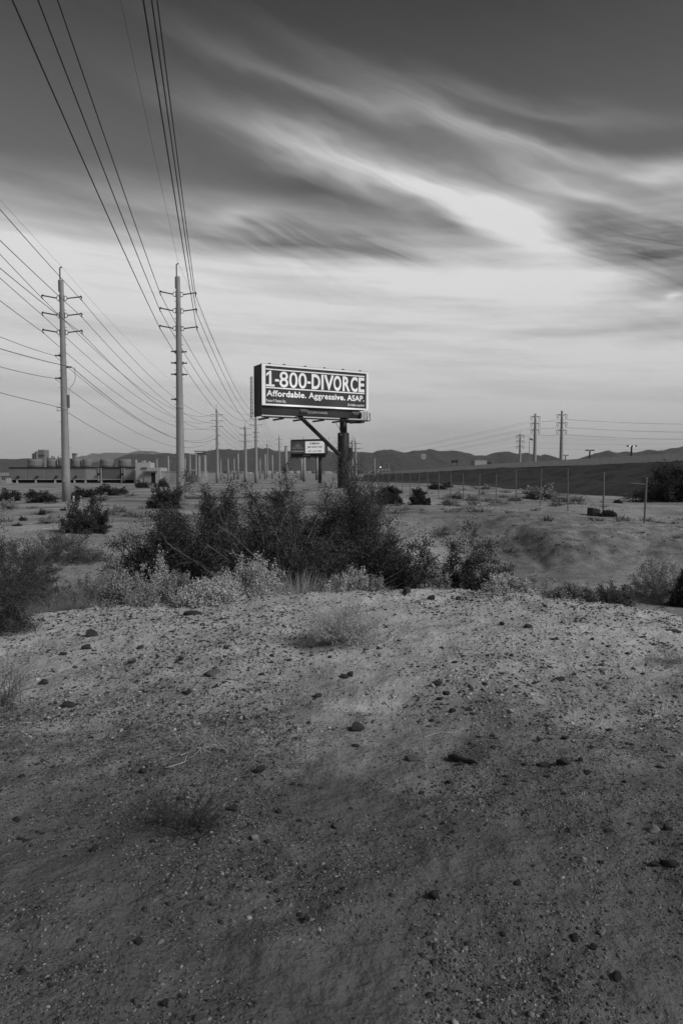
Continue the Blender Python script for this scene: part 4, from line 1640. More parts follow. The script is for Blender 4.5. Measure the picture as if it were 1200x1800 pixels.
# --- the big mesquite thicket
for px, top, d, wpx, sd_, kw, lab, ml in (
        (355, 826, 17.4, 340, 21, dict(nst=95, ntw=28, nlf=34, twig=.42), 'large dark mesquite shrub in front of the second power pole, left part of the thicket', 'leafdark'),
        (520, 812, 18.8, 320, 22, dict(nst=95, ntw=28, nlf=34, twig=.44), 'tallest dark mesquite shrub in the middle of the thicket below the billboards', 'leafdark'),
        (470, 866, 15.8, 400, 25, dict(nst=74, ntw=26, nlf=32, twig=.45, br=.028), 'low tangled mesquite with bare grey limbs at the front of the thicket', 'leafdark'),
        (618, 818, 19.5, 215, 23, dict(nst=80, ntw=26, nlf=30, twig=.8, droop=.0, up=.35, fill=.5, upright=.9, leaf=(.06, .02)), 'wispy open shrub with upswept branches below the billboard column', 'leafmid'),
        (690, 918, 15.4, 190, 24, dict(nst=60, ntw=26, nlf=36, twig=.34), 'low dark rounded shrub at the right end of the thicket', 'leafdark'),
        (275, 888, 16.4, 190, 26, dict(nst=36, ntw=26, nlf=34, twig=.5), 'low spreading dark shrub at the left end of the thicket', 'leafdark')):
    x, y, z, w_, h_ = at_shrub(px, top, d, wpx)
    a = dict(leaf=(.056, .025), base=.24, br=.03, lump=.10, jit=.07, fill=.62, upright=.3, droop=.3)
    a.update(kw)
    br_, lv_ = grow(sd_, w_, w_ * .75, h_, **a)
    make_shrub('mesquite_shrub', lab, x, y, z, br_, lv_, M['branch'] if sd_ != 25 else M['midbranch'], M[ml], 'dark thicket below the billboards')

# --- pale saltbushes along the back of the mound
SALT = [
    (222, 1012, 9.0, 92, 'leafgrey', 'grey saltbush left of the pale pair, behind the mound crest'),
    (308, 1006, 9.5, 92, 'leafgrey', 'dull grey saltbush between two paler ones, behind the mound'),
    (366, 1022, 8.2, 80, 'leafpale', 'round pale saltbush standing forward of the others on the crest'),
    (436, 984, 9.7, 104, 'leafpale', 'brightest pale saltbush in front of the big dark thicket'),
    (278, 958, 11.2, 92, 'leafpale', 'tall pale saltbush at the left foot of the thicket'),
    (195, 990, 10.6, 100, 'leafgrey', 'dark grey saltbush behind the left grey one'),
    (612, 1000, 9.9, 78, 'leafpale', 'small pointed pale saltbush below the centre of the thicket'),
    (655, 1014, 9.8, 62, 'leafgrey', 'low dull saltbush right of the small pointed one'),
    (893, 1017, 9.1, 70, 'leafpale', 'pale spiky saltbush on the crest right of centre'),
    (940, 1006, 10.4, 76, 'leafgrey', 'dark round saltbush close behind the pale spiky one'),
    (872, 975, 15.5, 75, 'leafgrey', 'grey saltbush at the right foot of the creosote bush'),
    (770, 985, 13.5, 60, 'leafgrey', 'small grey saltbush at the right end of the thicket'),
    (140, 992, 11.2, 100, 'leafmid', 'dark low brush left of the saltbushes in the hollow'),
    (1065, 1026, 9.0, 76, 'leafmid', 'dark low brush behind the right shoulder of the mound'),
    (1000, 1030, 9.2, 62, 'leafgrey', 'thin grey brush left of the dark brush on the right shoulder'),
    (1165, 985, 18.5, 105, 'leafgrey', 'wispy grey brush in the wash at the far right'),
    (50, 955, 16.0, 100, 'leafmid', 'broad dark brush in the hollow near the left edge'),
    (110, 935, 22.0, 120, 'leafmid', 'low flat brush on the left slope below the creosote'),
]
for i, (px, top, d, wpx, ml, lab) in enumerate(SALT):
    x, y, z, w_, h_ = at_shrub(px, top - (3 if d < 12.5 else 2), d, wpx * 1.3)
    br_, lv_ = grow(100 + i, w_, w_ * .85, h_, nst=70, ntw=12, nlf=26, twskip=2, twig=.13 * max(w_, .6), leaf=(.026 if d < 12.5 else .036, .014 if d < 12.5 else .019), base=.28, br=.007, up=.05, droop=0, jit=.022, lump=.03, fill=.72, upright=.25)
    make_shrub('saltbush', lab, x, y, z, br_, lv_, M['midbranch'], M[ml], 'saltbushes along the back of the mound')


# --- tufts of grass
def grass(seed, w, h, n, lean=.5):
    g = np.random.default_rng(seed)
    b0 = np.stack([g.normal(size=n) * w * .22, g.normal(size=n) * w * .18, np.full(n, -.02)], -1)
    dirv = np.stack([b0[:, 0] / w * 2.2 + g.normal(size=n) * .22, b0[:, 1] / w * 2.2 + g.normal(size=n) * .22, np.ones(n)], -1)
    L = h * g.uniform(.5, 1.1, n)
    t = np.linspace(0, 1, 5)[None, :, None]
    ln = b0[:, None] + dirv[:, None] * t * L[:, None, None]
    ln[..., 2] -= lean * .35 * t[..., 0] ** 2 * L[:, None]
    rad = .004 * (1 - .85 * t[..., 0]) * np.ones((n, 1))
    return tubes_np(ln, rad, 3)


for i, (px, top, d, wpx, n, mm, lab) in enumerate(((525, 998, 10.0, 90, 900, 'palebranch', 'pale upright grass tuft below the thicket'),
                                                  (130, 1028, 9.4, 95, 900, 'midbranch', 'low mat of dry grass behind the crest at left'))):
    x, y, z, w_, h_ = at_shrub(px, top, d, wpx)
    t = thing('grass_tuft', lab, 'grass', (x, y, z))
    V, F = grass(300 + i, w_, h_, n)
    obj('blades', mesh_np('blades', V, F, M[mm]), t)

# --- creosote bushes
CREO = [
    (835, 926, 15.5, 190, 'dark leafy creosote bush beside the wash, right of the thicket'),
    (152, 870, 31.0, 88, 'dark open creosote bush on the left plain'),
    (685, 852, 49.0, 46, 'dark creosote bush before the fence, right of the billboard column'),
    (737, 858, 48.0, 34, 'small scraggy bush beside the fence line'),
    (1069, 902, 33.0, 26, 'small dark bush beside the black block'),
    (288, 850, 58.0, 62, 'dark rounded bush at the foot of the second power pole'),
    (1204, 1002, 17.5, 36, 'dark bush cut by the right picture edge'),
]
for i, (px, top, d, wpx, lab) in enumerate(CREO):
    x, y, z, w_, h_ = at_shrub(px, top, d, wpx)
    k = d / 17
    br_, lv_ = grow(200 + i, w_, w_ * .8, h_, nst=60, ntw=18, nlf=30 if d < 25 else 16, twig=.13 * w_, leaf=(.046 * k ** .7, .028 * k ** .7), base=.36, br=.012 * k ** .5, twskip=2, up=.05, droop=0, jit=.045, lump=.12, fill=.6, upright=.2)
    make_shrub('creosote_bush', lab, x, y, z, br_, lv_, M['branch'], M['leafcreo'], 'creosote bushes')

# --- left edge: dark bush and pale twiggy bush close by
x, y, z, w_, h_ = at_shrub(-6, 905, 7.4, 150)
br_, lv_ = grow(401, w_, w_, h_, nst=40, ntw=26, nlf=34, twig=.34, leaf=(.022, .008), base=.2, br=.01, jit=.02, lump=.3, fill=.5)
make_shrub('leafy_bush', 'dark feathery bush cut by the left picture edge', x, y, z, br_, lv_, M['midbranch'], M['leafdark'], None, 'bush')
x, y, z, w_, h_ = at_shrub(2, 1128, 4.9, 120)
br_, lv_ = grow(402, w_, w_, h_, nst=40, ntw=14, nlf=6, twig=.16, leaf=(.014, .005), base=.25, br=.0045, jit=.01, lump=.2, fill=.6)
make_shrub('twiggy_bush', 'pale twiggy bush at the left edge of the foreground', x, y, z, br_, lv_, M['midbranch'], M['leafgrey'], None, 'bush')

# --- foreground dry plants
g0 = G(352, 1318)
br_, lv_ = grow(411, .44, .34, .2, nst=54, ntw=8, nlf=0, twig=.13, base=.35, br=.0048, lump=.4, fill=.4, droop=.5, low=-.1, upright=.7)
make_shrub('dry_twig_plant', 'tangle of bleached dry twigs lying on the foreground gravel', g0.x, g0.y, g0.z, br_, None, M['palebranch'], None, 'dry foreground plants', 'plant')
g0 = G(425, 1305)
br_, lv_ = grow(412, .22, .16, .07, nst=7, ntw=5, nlf=0, twig=.07, base=.3, br=.0028, lump=.4, fill=.4, droop=.4)
make_shrub('dry_twig_plant', 'small sprig of bleached twigs right of the larger tangle', g0.x, g0.y, g0.z, br_, None, M['palebranch'], None, 'dry foreground plants', 'plant')
g0 = G(325, 1462)
br_, lv_ = grow(413, .46, .34, .26, nst=54, ntw=10, nlf=3, twig=.12, leaf=(.010, .004), base=.22, br=.0026, lump=.3, fill=.5, droop=0, up=.5, jit=.006)
make_shrub('dark_wispy_plant', 'dark wispy plant with hair-thin stems in the left foreground', g0.x, g0.y, g0.z, br_, lv_, M['darktwig'], M['leafmid'], 'dry foreground plants', 'plant')
g0 = G(605, 1132)
br_, lv_ = grow(414, .78, .6, .40, nst=110, ntw=14, nlf=9, twig=.15, leaf=(.016, .005), base=.16, br=.0034, lump=.2, fill=.6, droop=0, up=.55, jit=.01)
make_shrub('wispy_bush', 'low wispy grey bush on the mound with pale stems at its foot', g0.x, g0.y, g0.z, br_, lv_, M['palebranch'], M['leafpale'], None, 'bush')
g0 = G(1170, 1165)
br_, lv_ = grow(415, .42, .3, .10, nst=30, ntw=9, nlf=5, twig=.08, leaf=(.01, .003), base=.3, br=.002, fill=.5, up=.5, jit=.01)
make_shrub('wispy_bush', 'very low faded bush on the mound near the right edge', g0.x, g0.y, g0.z, br_, lv_, M['midbranch'], M['leafgrey'], None, 'bush')


# sticks
def stick(label, pix, r, m_):
    pts = []
    for px, py in pix:
        q_ = G(px, py)
        pts.append(q_ + Vector((0, 0, r * .8)))
    o = MB().tube(pts, [r * (1 - .5 * i / len(pts)) for i in range(len(pts))], 6).build('stick', m_, None, smooth=True)
    tag(o, label, 'stick', 'dry sticks on the gravel')


stick('curved bleached stick right of the wispy bush on the mound', [(641, 1148), (657, 1143), (664, 1137), (680, 1130), (692, 1120), (700, 1114)], .009, M['palebranch'])
stick('bleached stick trailing below the tangle of twigs', [(290, 1352), (312, 1345), (324, 1341), (330, 1325), (334, 1312)], .004, M['palebranch'])
stick('thin straight dry stem lying on the left gravel', [(195, 1193), (210, 1194), (228, 1192)], .005, M['midbranch'])
stick('thin pale twig below the centre of the mound', [(745, 1298), (760, 1292), (775, 1288), (800, 1291)], .004, M['palebranch'])
stick('short twig beside the pair of dark stones at right', [(1030, 1335), (1036, 1325), (1034, 1315)], .003, M['midbranch'])

# --- far small bushes: one prototype copied with its parts
br_, lv_ = grow(500, 2.0, 1.8, 1.0, nst=20, ntw=12, nlf=18, twig=.4, leaf=(.12, .06), base=.15, br=.02, up=.3, droop=0, jit=.06, lump=.3, fill=.5)
FARB = [
    (20, 862, 76, 60, 'c', 'dark bush at the left edge below the cooling tower'),
    (62, 864, 86, 44, 'c', 'dark bush below the cooling tower, left of the leftmost pole'),
    (12, 878, 60, 40, 'g', 'pale low bush at the left edge of the plain'),
    (75, 868, 70, 60, 'c', 'dark bush just left of the leftmost power pole'),
    (150, 858, 88, 56, 'c', 'dark bush right behind the leftmost power pole'),
    (185, 856, 95, 60, 'c', 'dark bush midway between the two near power poles'),
    (208, 858, 100, 40, 'c', 'dark bush nearest the white plant building'),
    (130, 870, 80, 34, 'c', 'dark bush by the marker posts'),
    (250, 846, 140, 30, 'c', 'dark bush before the doorway of the white plant building'),
    (285, 842, 150, 24, 'c', 'small dark bush against the pale perimeter wall'),
    (180, 868, 76, 28, 'g', 'pale bush on the bare ground right of the leftmost pole'),
    (75, 895, 44, 18, 'c', 'little dark bush left of the open creosote bush'),
    (40, 907, 38, 16, 'c', 'little dark bush on the far left slope'),
    (80, 907, 36, 46, 'g', 'pale brush left of the open creosote bush'),
    (30, 922, 34, 20, 'c', 'little dark bush above the feathery bush at left'),
    (212, 890, 48, 40, 'g', 'pale brush right of the open creosote bush'),
    (230, 905, 42, 36, 'g', 'pale brush between the creosote bush and the thicket'),
    (110, 893, 52, 14, 'c', 'tiny dark bush above the open creosote bush'),
    (700, 866, 62, 18, 'c', 'small dark bush just right of the creosote by the fence'),
    (768, 850, 96, 40, 'c', 'dark bush at the foot of the embankment, left end'),
    (785, 848, 108, 26, 'c', 'small dark bush at the foot of the embankment, beside the left one'),
    (800, 866, 60, 40, 'g', 'pale brush left on the flat beyond the fence'),
    (832, 870, 56, 36, 'g', 'pale brush in the middle left of the flat beyond the fence'),
    (790, 876, 49, 34, 'g', 'low pale brush beside the small scraggy bush'),
    (945, 864, 62, 80, 'g', 'broadest pale brush on the flat beyond the fence'),
    (905, 872, 56, 34, 'g', 'pale brush left of the broadest one beyond the fence'),
    (985, 878, 54, 40, 'g', 'pale brush right of the broadest one beyond the fence'),
    (1085, 878, 52, 22, 'c', 'small dark bush left of the tree at the right edge'),
    (1015, 876, 54, 30, 'g', 'pale brush behind the braced fence posts'),
    (855, 852, 95, 24, 'g', 'small pale brush at the embankment foot, centre'),
    (945, 840, 118, 36, 'g', 'pale brush growing on the embankment slope'),
    (1060, 842, 100, 30, 'g', 'pale brush on the slope above the block'),
]
proto = {}
for i, (px, top, d, wpx, kd, lab) in enumerate(FARB):
    x, y, z, w_, h_ = at_shrub(px, top, d, wpx)
    h_ = min(max(h_, w_ * .28), w_ * .6)
    side = 'left plain' if px < 400 else 'flat ground beyond the fence'
    if kd not in proto:
        t = make_shrub('desert_bush', lab, x, y, z - .03, br_, lv_, M['branch'], M['leafcreo' if kd == 'c' else 'leafgrey'], 'small desert bushes on the plain', 'shrub')
        proto[kd] = t
    else:
        src = proto[kd]
        t = src.copy()
        COL.objects.link(t)
        t.location = (x, y, z - .03)
        for ch in src.children:
            c = ch.copy()
            COL.objects.link(c)
            c.parent = t
    t['label'] = lab
    t['group'] = 'small %s desert bushes on the %s' % ('dark' if kd == 'c' else 'pale', side)
    t.scale = (w_ / 2.0, w_ / 2.0, h_ / 1.0)
    t.rotation_euler = (0, 0, i * 1.7)

# dark tree on the slope at the right edge
x, y, z, w_, h_ = at_shrub(1185, 812, 56, 125)
br_, lv_ = grow(601, w_, w_ * .8, h_, nst=36, ntw=26, nlf=36, twig=1.1, leaf=(.13, .06), base=.12, br=.05, jit=.10, lump=.2, fill=.5)
t = thing('tamarisk_tree', 'dark spreading tree at the right edge below the embankment', 'tree', (x, y, z))
obj('trunk', mesh_np('trunk', *br_, M['branch']), t)
obj('crown', mesh_np('crown', *lv_, M['leafcreo']), t)
for px, d, w2 in ((1110, 60, 60), (1130, 57, 70)):
    pass

# ================================================================== rocks and stones
ico_v = []
ph = (1 + 5 ** .5) / 2
for a in (-1, 1):
    for b_ in (-ph, ph):
        ico_v += [(a, b_, 0), (0, a, b_), (b_, 0, a)]
ico_v = np.array(ico_v, float)
ico_v /= np.linalg.norm(ico_v[0])
ICOF = []
for i in range(12):
    for j in range(i + 1, 12):
        for k in range(j + 1, 12):
            e = [np.linalg.norm(ico_v[i] - ico_v[j]), np.linalg.norm(ico_v[j] - ico_v[k]), np.linalg.norm(ico_v[i] - ico_v[k])]
            if max(e) < 1.06:
                n_ = np.cross(ico_v[j] - ico_v[i], ico_v[k] - ico_v[i])
                ICOF.append((i, j, k) if n_ @ ico_v[i] > 0 else (i, k, j))
ICOF = np.array(ICOF)
octa_v = np.array([(1, 0, 0), (-1, 0, 0), (0, 1, 0), (0, -1, 0), (0, 0, 1), (0, 0, -1)], float)
OCTF = np.array([(0, 2, 4), (2, 1, 4), (1, 3, 4), (3, 0, 4), (2, 0, 5), (1, 2, 5), (3, 1, 5), (0, 3, 5)])


def subdiv(V, F):
    V = [tuple(v) for v in V]
    mid = {}
    out = []

    def md(a, b):
        k = (min(a, b), max(a, b))
        if k not in mid:
            v = (np.array(V[a]) + np.array(V[b])) / 2
            V.append(tuple(v / np.linalg.norm(v)))
            mid[k] = len(V) - 1
        return mid[k]
    for a, b, c in F:
        ab, bc, ca = md(a, b), md(b, c), md(c, a)
        out += [(a, ab, ca), (b, bc, ab), (c, ca, bc), (ab, bc, ca)]
    return np.array(V), np.array(out)


IV2, IF2 = subdiv(ico_v, ICOF)


def rock_mesh(seed, m_, big=True):
    g = np.random.default_rng(seed)
    V = (IV2 if big else ico_v).copy()
    # chop by random planes for facets
    for _ in range(10 if big else 8):
        n_ = rand_unit(g, 1)[0]
        k = g.uniform(.32, .72)
        dd = V @ n_ - k
        V = V - np.where(dd > 0, dd, 0)[:, None] * n_
    V *= 1 + g.normal(size=(len(V), 1)) * .03
    return mesh_np('rock', V, IF2 if big else ICOF, m_)


ROCKM = {'d': [rock_mesh(i, M['rock']) for i in range(6)], 'g': [rock_mesh(20 + i, M['rockgrey']) for i in range(4)], 'p': [rock_mesh(40 + i, M['rockpale']) for i in range(3)]}
# pixel, width, height in the photograph, tone, label
ROCKS = [
    (157, 1118, 27, 22, 'd', 'large dark angular rock at the left of the mound, below the saltbushes'),
    (714, 1044, 24, 16, 'd', 'dark squarish rock on the crest below the thicket, left of a pair'),
    (760, 1055, 18, 13, 'd', 'smaller dark rock on the crest, right of a pair'),
    (807, 1055, 14, 8, 'd', 'flat dark rock on the crest right of the pair'),
    (606, 1192, 18, 12, 'd', 'dark stone below the wispy bush, left of two touching'),
    (617, 1191, 15, 11, 'd', 'dark stone below the wispy bush, right of two touching'),
    (625, 1288, 32, 22, 'd', 'dark stump-like rock in the middle of the foreground'),
    (722, 1340, 28, 12, 'g', 'low grey rock left of the charred wood'),
    (988, 1345, 29, 15, 'd', 'dark oval rock at right, larger of a close pair'),
    (953, 1350, 23, 12, 'd', 'dark oval rock at right, smaller of a close pair'),
    (760, 1580, 24, 22, 'd', 'dark crumbly clod in the lower middle of the foreground'),
    (536, 1622, 19, 12, 'd', 'dark pointed stone low in the foreground, left of the crumbly clod'),
    (1153, 1526, 26, 14, 'd', 'flat dark rock near the right edge, left of two together'),
    (1176, 1526, 28, 18, 'd', 'rounded dark rock near the right edge, right of two together'),
    (1088, 1724, 22, 16, 'd', 'dark round stone at lower right'),
    (1150, 1463, 24, 14, 'p', 'pale angular rock near the right edge'),
    (1173, 1459, 12, 14, 'd', 'dark upright stone beside the pale angular rock'),
    (456, 1360, 26, 13, 'd', 'dark stone cluster centre right of the dry tangle'),
    (404, 1427, 22, 15, 'd', 'dark stone right of the dark wispy plant'),
    (491, 1429, 15, 9, 'd', 'small dark stone right of the stone by the wispy plant'),
    (248, 1360, 15, 14, 'd', 'dark round stone above the dark wispy plant'),
    (983, 1198, 21, 11, 'd', 'dark flat rock on the right flank of the mound'),
    (1192, 1114, 24, 10, 'd', 'dark flat rock cut by the right picture edge'),
    (972, 1047, 32, 9, 'g', 'low dark slab on the crest beside the dark saltbush'),
    (333, 1083, 34, 18, 'd', 'dark clod of brush and stone at the foot of the round saltbush'),
    (292, 1120, 13, 10, 'p', 'small round pale stone on the left of the mound'),
    (118, 1243, 28, 16, 'd', 'broad dark rock at the far left of the foreground'),
    (75, 1204, 20, 14, 'd', 'dark tilted rock above the broad one at far left'),
    (112, 1152, 14, 9, 'd', 'small dark rock below the large angular one'),
    (152, 1142, 24, 8, 'd', 'flat dark rock just below the large angular one'),
    (234, 1165, 20, 8, 'd', 'flat dark rock right of centre on the left gravel'),
    (318, 1160, 16, 9, 'd', 'dark stone left of the row of flat slabs'),
    (375, 1188, 26, 11, 'g', 'grey flat slab on the left of the mound'),
    (245, 1141, 16, 8, 'd', 'dark stone above the flat rock on the left gravel'),
    (932, 1103, 17, 7, 'd', 'flat dark stone on the upper right of the mound, left of two'),
    (882, 1100, 12, 8, 'd', 'small dark stone on the upper right of the mound'),
    (1130, 1122, 9, 6, 'd', 'tiny dark stone on the right shoulder'),
    (1034, 1083, 9, 6, 'p', 'bright white stone on the right shoulder of the mound'),
    (770, 1203, 20, 8, 'd', 'long dark stone in the stony band of the mound'),
    (783, 1221, 15, 9, 'd', 'dark stone below the long one in the stony band'),
    (772, 1230, 14, 8, 'd', 'dark stone at the foot of the stony band'),
    (795, 1254, 16, 9, 'd', 'dark stone under the stony band, left of two'),
    (825, 1249, 16, 8, 'd', 'dark stone under the stony band, right of two'),
    (760, 1269, 13, 7, 'd', 'dark stone above the bare patch of silt'),
    (842, 1298, 10, 6, 'd', 'small dark stone in the bare patch of silt'),
    (949, 1303, 10, 9, 'd', 'small dark cube-like stone above the oval pair'),
    (993, 1300, 16, 9, 'd', 'dark flat stone above the larger oval rock'),
    (1022, 1340, 12, 9, 'd', 'dark stone right of the larger oval rock'),
    (960, 1368, 14, 6, 'd', 'small flat stone below the oval pair'),
    (446, 1480, 20, 15, 'p', 'pale lump of caliche in the middle foreground'),
    (597, 1457, 22, 9, 'g', 'dull flat stone in the middle foreground'),
    (164, 1498, 18, 12, 'd', 'dark stone in the scattered pale gravel at left'),
    (246, 1660, 18, 11, 'd', 'dark stone in the lower left gravel'),
    (290, 1773, 19, 14, 'd', 'dark stone at the bottom, left of centre'),
    (350, 1795, 18, 12, 'g', 'grey stone at the bottom edge, left of centre'),
    (912, 1478 + 80, 16, 10, 'd', 'dark stone in the right foreground gravel, above the broad clutter'),
    (1045, 1672, 18, 12, 'd', 'dark stone above the round one at lower right'),
    (1012, 1657, 20, 14, 'd', 'dark stone left of the stones at lower right'),
    (887, 1648, 12, 10, 'd', 'small dark stone in the lower middle right'),
    (757, 1716, 11, 9, 'p', 'pale chip of stone in the lower middle'),
    (935, 1754, 12, 9, 'p', 'pale chip of stone at lower right of centre'),
    (910, 1714, 11, 8, 'p', 'pale chip beside the stony clutter at lower right'),
    (282, 1660, 12, 9, 'p', 'pale chip among the lower left gravel'),
    (230, 1662, 9, 8, 'p', 'small pale chip at the lower left'),
    (1060, 1645, 18, 10, 'p', 'pale flat stone near the right edge, lower foreground'),
    (900, 1155, 12, 6, 'd', 'small dark stone in the middle of the mound'),
    (330, 1222, 24, 12, 'd', 'dark stone in the dense gravel left of centre'),
    (560, 1226, 18, 8, 'd', 'dark flat stone left of the touching pair'),
    (458, 1188, 12, 8, 'd', 'dark stone between the slab and the wispy bush'),
]
for i, (px, py, wp, hp, tn, lab) in enumerate(ROCKS):
    g_ = G(px, py)
    d = g_.y
    w_ = wp / FPX * d
    h_ = max(hp / FPX * d * .8, w_ * .3)
    ms = ROCKM[tn]
    o = obj('rock', ms[i % len(ms)], None, (g_.x, g_.y + w_ * .2, g_.z + h_ * .24))
    o.scale = (w_ * .66, w_ * .55, h_ * .85)
    o.rotation_euler = (random.uniform(-.2, .2), random.uniform(-.2, .2), random.uniform(0, 6.28))
    tag(o, lab, 'rock', 'single rocks on the mound')
# charred piece of wood
a_, b_ = G(788, 1334), G(840, 1347)
mb = MB()
pts = [a_.lerp(b_, t_) + Vector((0, 0, .012 + .006 * math.sin(t_ * 9))) for t_ in np.linspace(0, 1, 9)]
mb.tube(pts, [.008, .017, .021, .019, .022, .017, .014, .009, .003], 7)
o = mb.build('charred_wood', M['burnt'])
tag(o, 'black tapering piece of charred wood lying on the silt', 'wood')
# black block and scrap by the fence
g_ = P(1043, 917, 33.5)
gzv = Hs(g_.x, 33.5)
t = thing('concrete_block', 'dark square block lying on the bank beside the fence', 'block', (g_.x, 33.5, gzv), .35)
s_ = 18 / FPX * 33.5
mb = MB()
mb.add([(-s_ / 2, -.2, -.02), (s_ / 2, -.18, -.02), (s_ / 2, .2, -.02), (-s_ / 2, .2, -.02), (-s_ / 2 + .03, -.2, .42), (s_ / 2 - .02, -.16, .34), (s_ / 2 - .04, .2, .35), (-s_ / 2 + .02, .19, .43)],
       [(3, 2, 1, 0), (4, 5, 6, 7), (0, 1, 5, 4), (1, 2, 6, 5), (2, 3, 7, 6), (3, 0, 4, 7)])
mb.build('body', M['boarddark'], t)
MB().box(-s_ / 2 + .08, s_ / 2 - .08, -.215, -.19, .05, .2).build('recess', M['void'], t)
g_ = G(1051, 919)
o = MB().add([(-.14, -.05, .02), (.16, -.07, .03), (.14, .06, .05), (-.12, .05, .04), (-.13, -.04, .0), (.15, -.06, .01), (.13, .05, .03), (-.11, .04, .02)],
             [(0, 1, 2, 3), (7, 6, 5, 4), (0, 4, 5, 1), (1, 5, 6, 2), (2, 6, 7, 3), (3, 7, 4, 0)]).build('scrap_sheet', M['white'])
o.location = g_
tag(o, 'small white scrap beside the dark block', 'litter')

# loose stones: the largest as single objects
STM = [rock_mesh(60 + i, M['rock'], False) for i in range(4)] + [rock_mesh(70 + i, M['rockgrey'], False) for i in range(2)] + [rock_mesh(80, M['rockpale'], False)]
g = np.random.default_rng(99)
cnt = 0
while cnt < 225:
    d = 2.2 + 8.2 * g.random() ** .75
    x = g.uniform(-.52, .52) * d
    if fbm(np.array([x / .7]), np.array([d / .9 + 4]), 3)[0] < -.02:
        continue
    r_ = g.uniform(.010, .022) * (1 + d * .06)
    k = g.choice(7, p=[.22, .22, .18, .16, .10, .08, .04])
    z_ = Hs(x, d)
    o = obj('stone', STM[int(k)], None, (x, d, z_ + r_ * .15))
    o.scale = (r_ * g.uniform(.9, 1.5), r_ * g.uniform(.8, 1.2), r_ * g.uniform(.45, .8))
    o.rotation_euler = (g.normal() * .25, g.normal() * .25, g.uniform(0, 6.28))
    kind = 'dark' if k < 4 else ('grey' if k < 6 else 'pale')
    tag(o, 'fist-sized or smaller loose %s stone scattered on the gravel mound' % kind, 'stone', 'loose %s stones scattered on the mound' % kind)
    cnt += 1


# the rest of the gravel: uncountable
def scatter(n, dmin, dmax, smin, smax, base_v, base_f, seed, thr, sc_, pw=2.0, ang_=.62):
    g = np.random.default_rng(seed)
    d = np.sqrt(g.uniform(dmin ** 2, dmax ** 2, n))
    th = g.uniform(-ang_, ang_, n)
    x = d * np.sin(th)
    y = d * np.cos(th)
    keep = fbm(x / sc_ + 4.1, y / sc_ + (seed % 3) * .15, 4) + g.normal(size=n) * .13 > thr
    x, y = x[keep], y[keep]
    n = len(x)
    z = H(x, y)
    r = smin * (smax / smin) ** (g.random(n) ** pw)
    k = len(base_v)
    S = np.stack([r * g.uniform(.8, 1.5, n), r * g.uniform(.7, 1.1, n), r * g.uniform(.4, .8, n)], -1)
    a = g.uniform(0, 2 * PI, n)
    V = base_v[None] * (1 + g.normal(size=(n, k, 1)) * .16) * S[:, None]
    tx, ty = g.normal(size=(n, 1)) * .3, g.normal(size=(n, 1)) * .3
    V[..., 2] += V[..., 0] * tx + V[..., 1] * ty
    c, s = np.cos(a)[:, None], np.sin(a)[:, None]
    X = V[..., 0] * c - V[..., 1] * s + x[:, None]
    Y = V[..., 0] * s + V[..., 1] * c + y[:, None]
    Z = V[..., 2] + z[:, None] - (r * .08)[:, None]
    VV = np.stack([X, Y, Z], -1).reshape(-1, 3)
    FF = (base_f[None] + (np.arange(n) * k)[:, None, None]).reshape(-1, 3)
    return VV, FF


M['gravelnear'] = mat('dusty near gravel', .1, .9, .18, 60, island=[(0, .025), (.38, .042), (.52, .085), (.80, .14), (.96, .20), (1, .30)])
V, F = merge([scatter(84000, 1.6, 4.8, .0028, .0065, octa_v, OCTF, 1, -.07, .5),
              scatter(56000, 1.6, 5.2, .0045, .010, octa_v, OCTF, 2, -.03, .6),
              scatter(7000, 1.5, 5.0, .008, .015, ico_v, ICOF, 6, .12, .5, 2.2)])
o = obj('gravel', mesh_np('gravel', V, F, M['gravelnear']))
tag(o, 'fine dusty gravel in drifts over the near ground', 'gravel', kind='stuff')
V, F = merge([scatter(50000, 4.8, 9.4, .0050, .012, octa_v, OCTF, 12, -.06, .6),
              scatter(62000, 4.4, 13, .0080, .024, octa_v, OCTF, 3, -.05, .8, 2.2),
              scatter(26000, 5, 18, .014, .034, octa_v, OCTF, 4, .03, 1.3, 2.4),
              scatter(9000, 18, 46, .025, .07, octa_v, OCTF, 5, .02, 3.0)])
o = obj('gravel', mesh_np('gravel', V, F, M['gravel']))
tag(o, 'loose dark and pale chips covering the mound and the bank', 'gravel', kind='stuff')


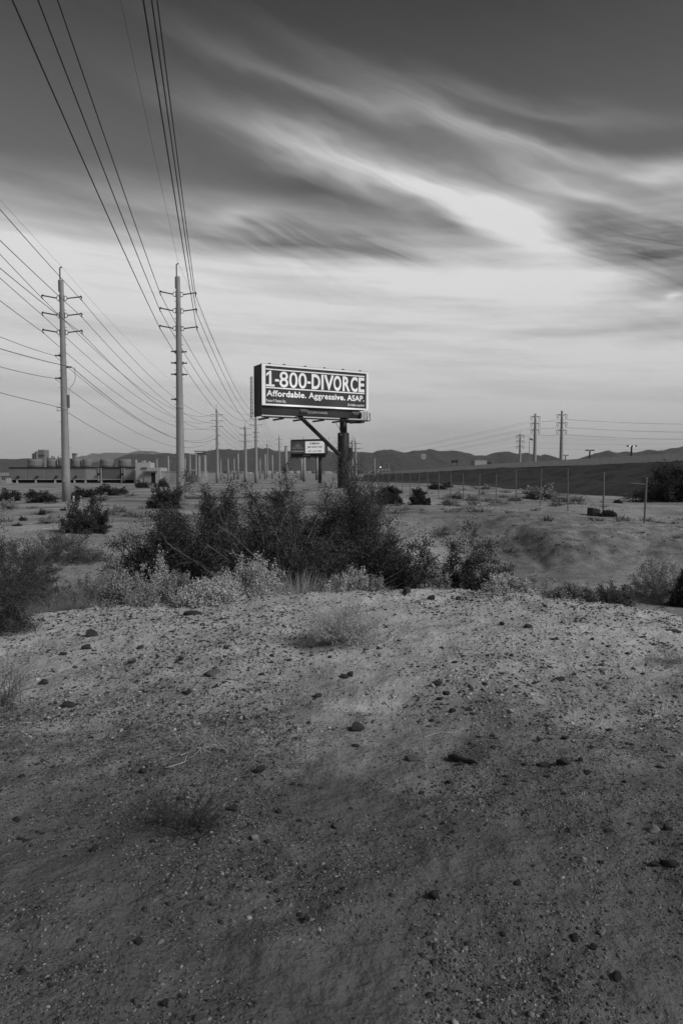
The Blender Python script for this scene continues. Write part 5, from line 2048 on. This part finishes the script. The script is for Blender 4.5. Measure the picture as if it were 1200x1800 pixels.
# dry low scrub and litter between the bushes: nobody could count it
def scrub(n, dmin, dmax, seed, size, nb, ang_=.5, zf=None):
    g = np.random.default_rng(seed)
    d = dmin * (dmax / dmin) ** g.random(n)
    th = g.uniform(-ang_, ang_, n)
    x, y = d * np.sin(th), d * np.cos(th)
    keep = fbm(x / 5 + seed, y / 8, 3) + g.normal(size=n) * .08 > .03
    x, y, d = x[keep], y[keep], d[keep]
    n = len(x)
    r_ = size * g.uniform(.5, 1.5, n) * (1 + d / 60)
    K = n * nb
    i = np.repeat(np.arange(n), nb)
    off = g.normal(size=(K, 3)) * np.array([.5, .5, .0]) * r_[i][:, None]
    c = np.stack([x[i], y[i], H(x, y)[i]], -1) + off
    u = np.stack([off[:, 0] / r_[i], off[:, 1] / r_[i], np.full(K, 1.0)], -1) + g.normal(size=(K, 3)) * .35
    u /= np.linalg.norm(u, axis=1, keepdims=True)
    w = np.cross(u, rand_unit(g, K))
    w /= np.linalg.norm(w, axis=1, keepdims=True) + 1e-9
    L = (r_[i] * g.uniform(.5, 1.1, K))[:, None]
    Wd = L * .05
    V = np.stack([c + w * Wd, c + u * L, c - w * Wd], 1).reshape(-1, 3)
    return V, np.arange(3 * K).reshape(K, 3)


M['scrub'] = mat('dry scrub', .1, .9, island=[(0, .04), (.5, .09), (.8, .16), (1, .26)])
V, F = merge([scrub(520, 16, 110, 31, .17, 70), scrub(260, 11, 20, 32, .14, 60)])
o = obj('dry_scrub', mesh_np('dry_scrub', V, F, M['scrub']))
tag(o, 'low dry scrub and litter between the bushes on the plain', 'scrub', kind='stuff')

# dusty air over the plain
hz = MB().box(-16000, 16000, -60, 16500, -8, 900)
hm = bpy.data.materials.new('dusty air')
hm.use_nodes = True
ht = hm.node_tree
ht.nodes.clear()
ho = ht.nodes.new('ShaderNodeOutputMaterial')
hv = ht.nodes.new('ShaderNodeVolumePrincipled')
hv.inputs['Color'].default_value = (.9, .9, .9, 1)
hv.inputs['Density'].default_value = 2.6e-5
ht.links.new(hv.outputs[0], ho.inputs['Volume'])
o = hz.build('haze', hm)
tag(o, 'thin dusty haze in the air over the plain', kind='stuff')
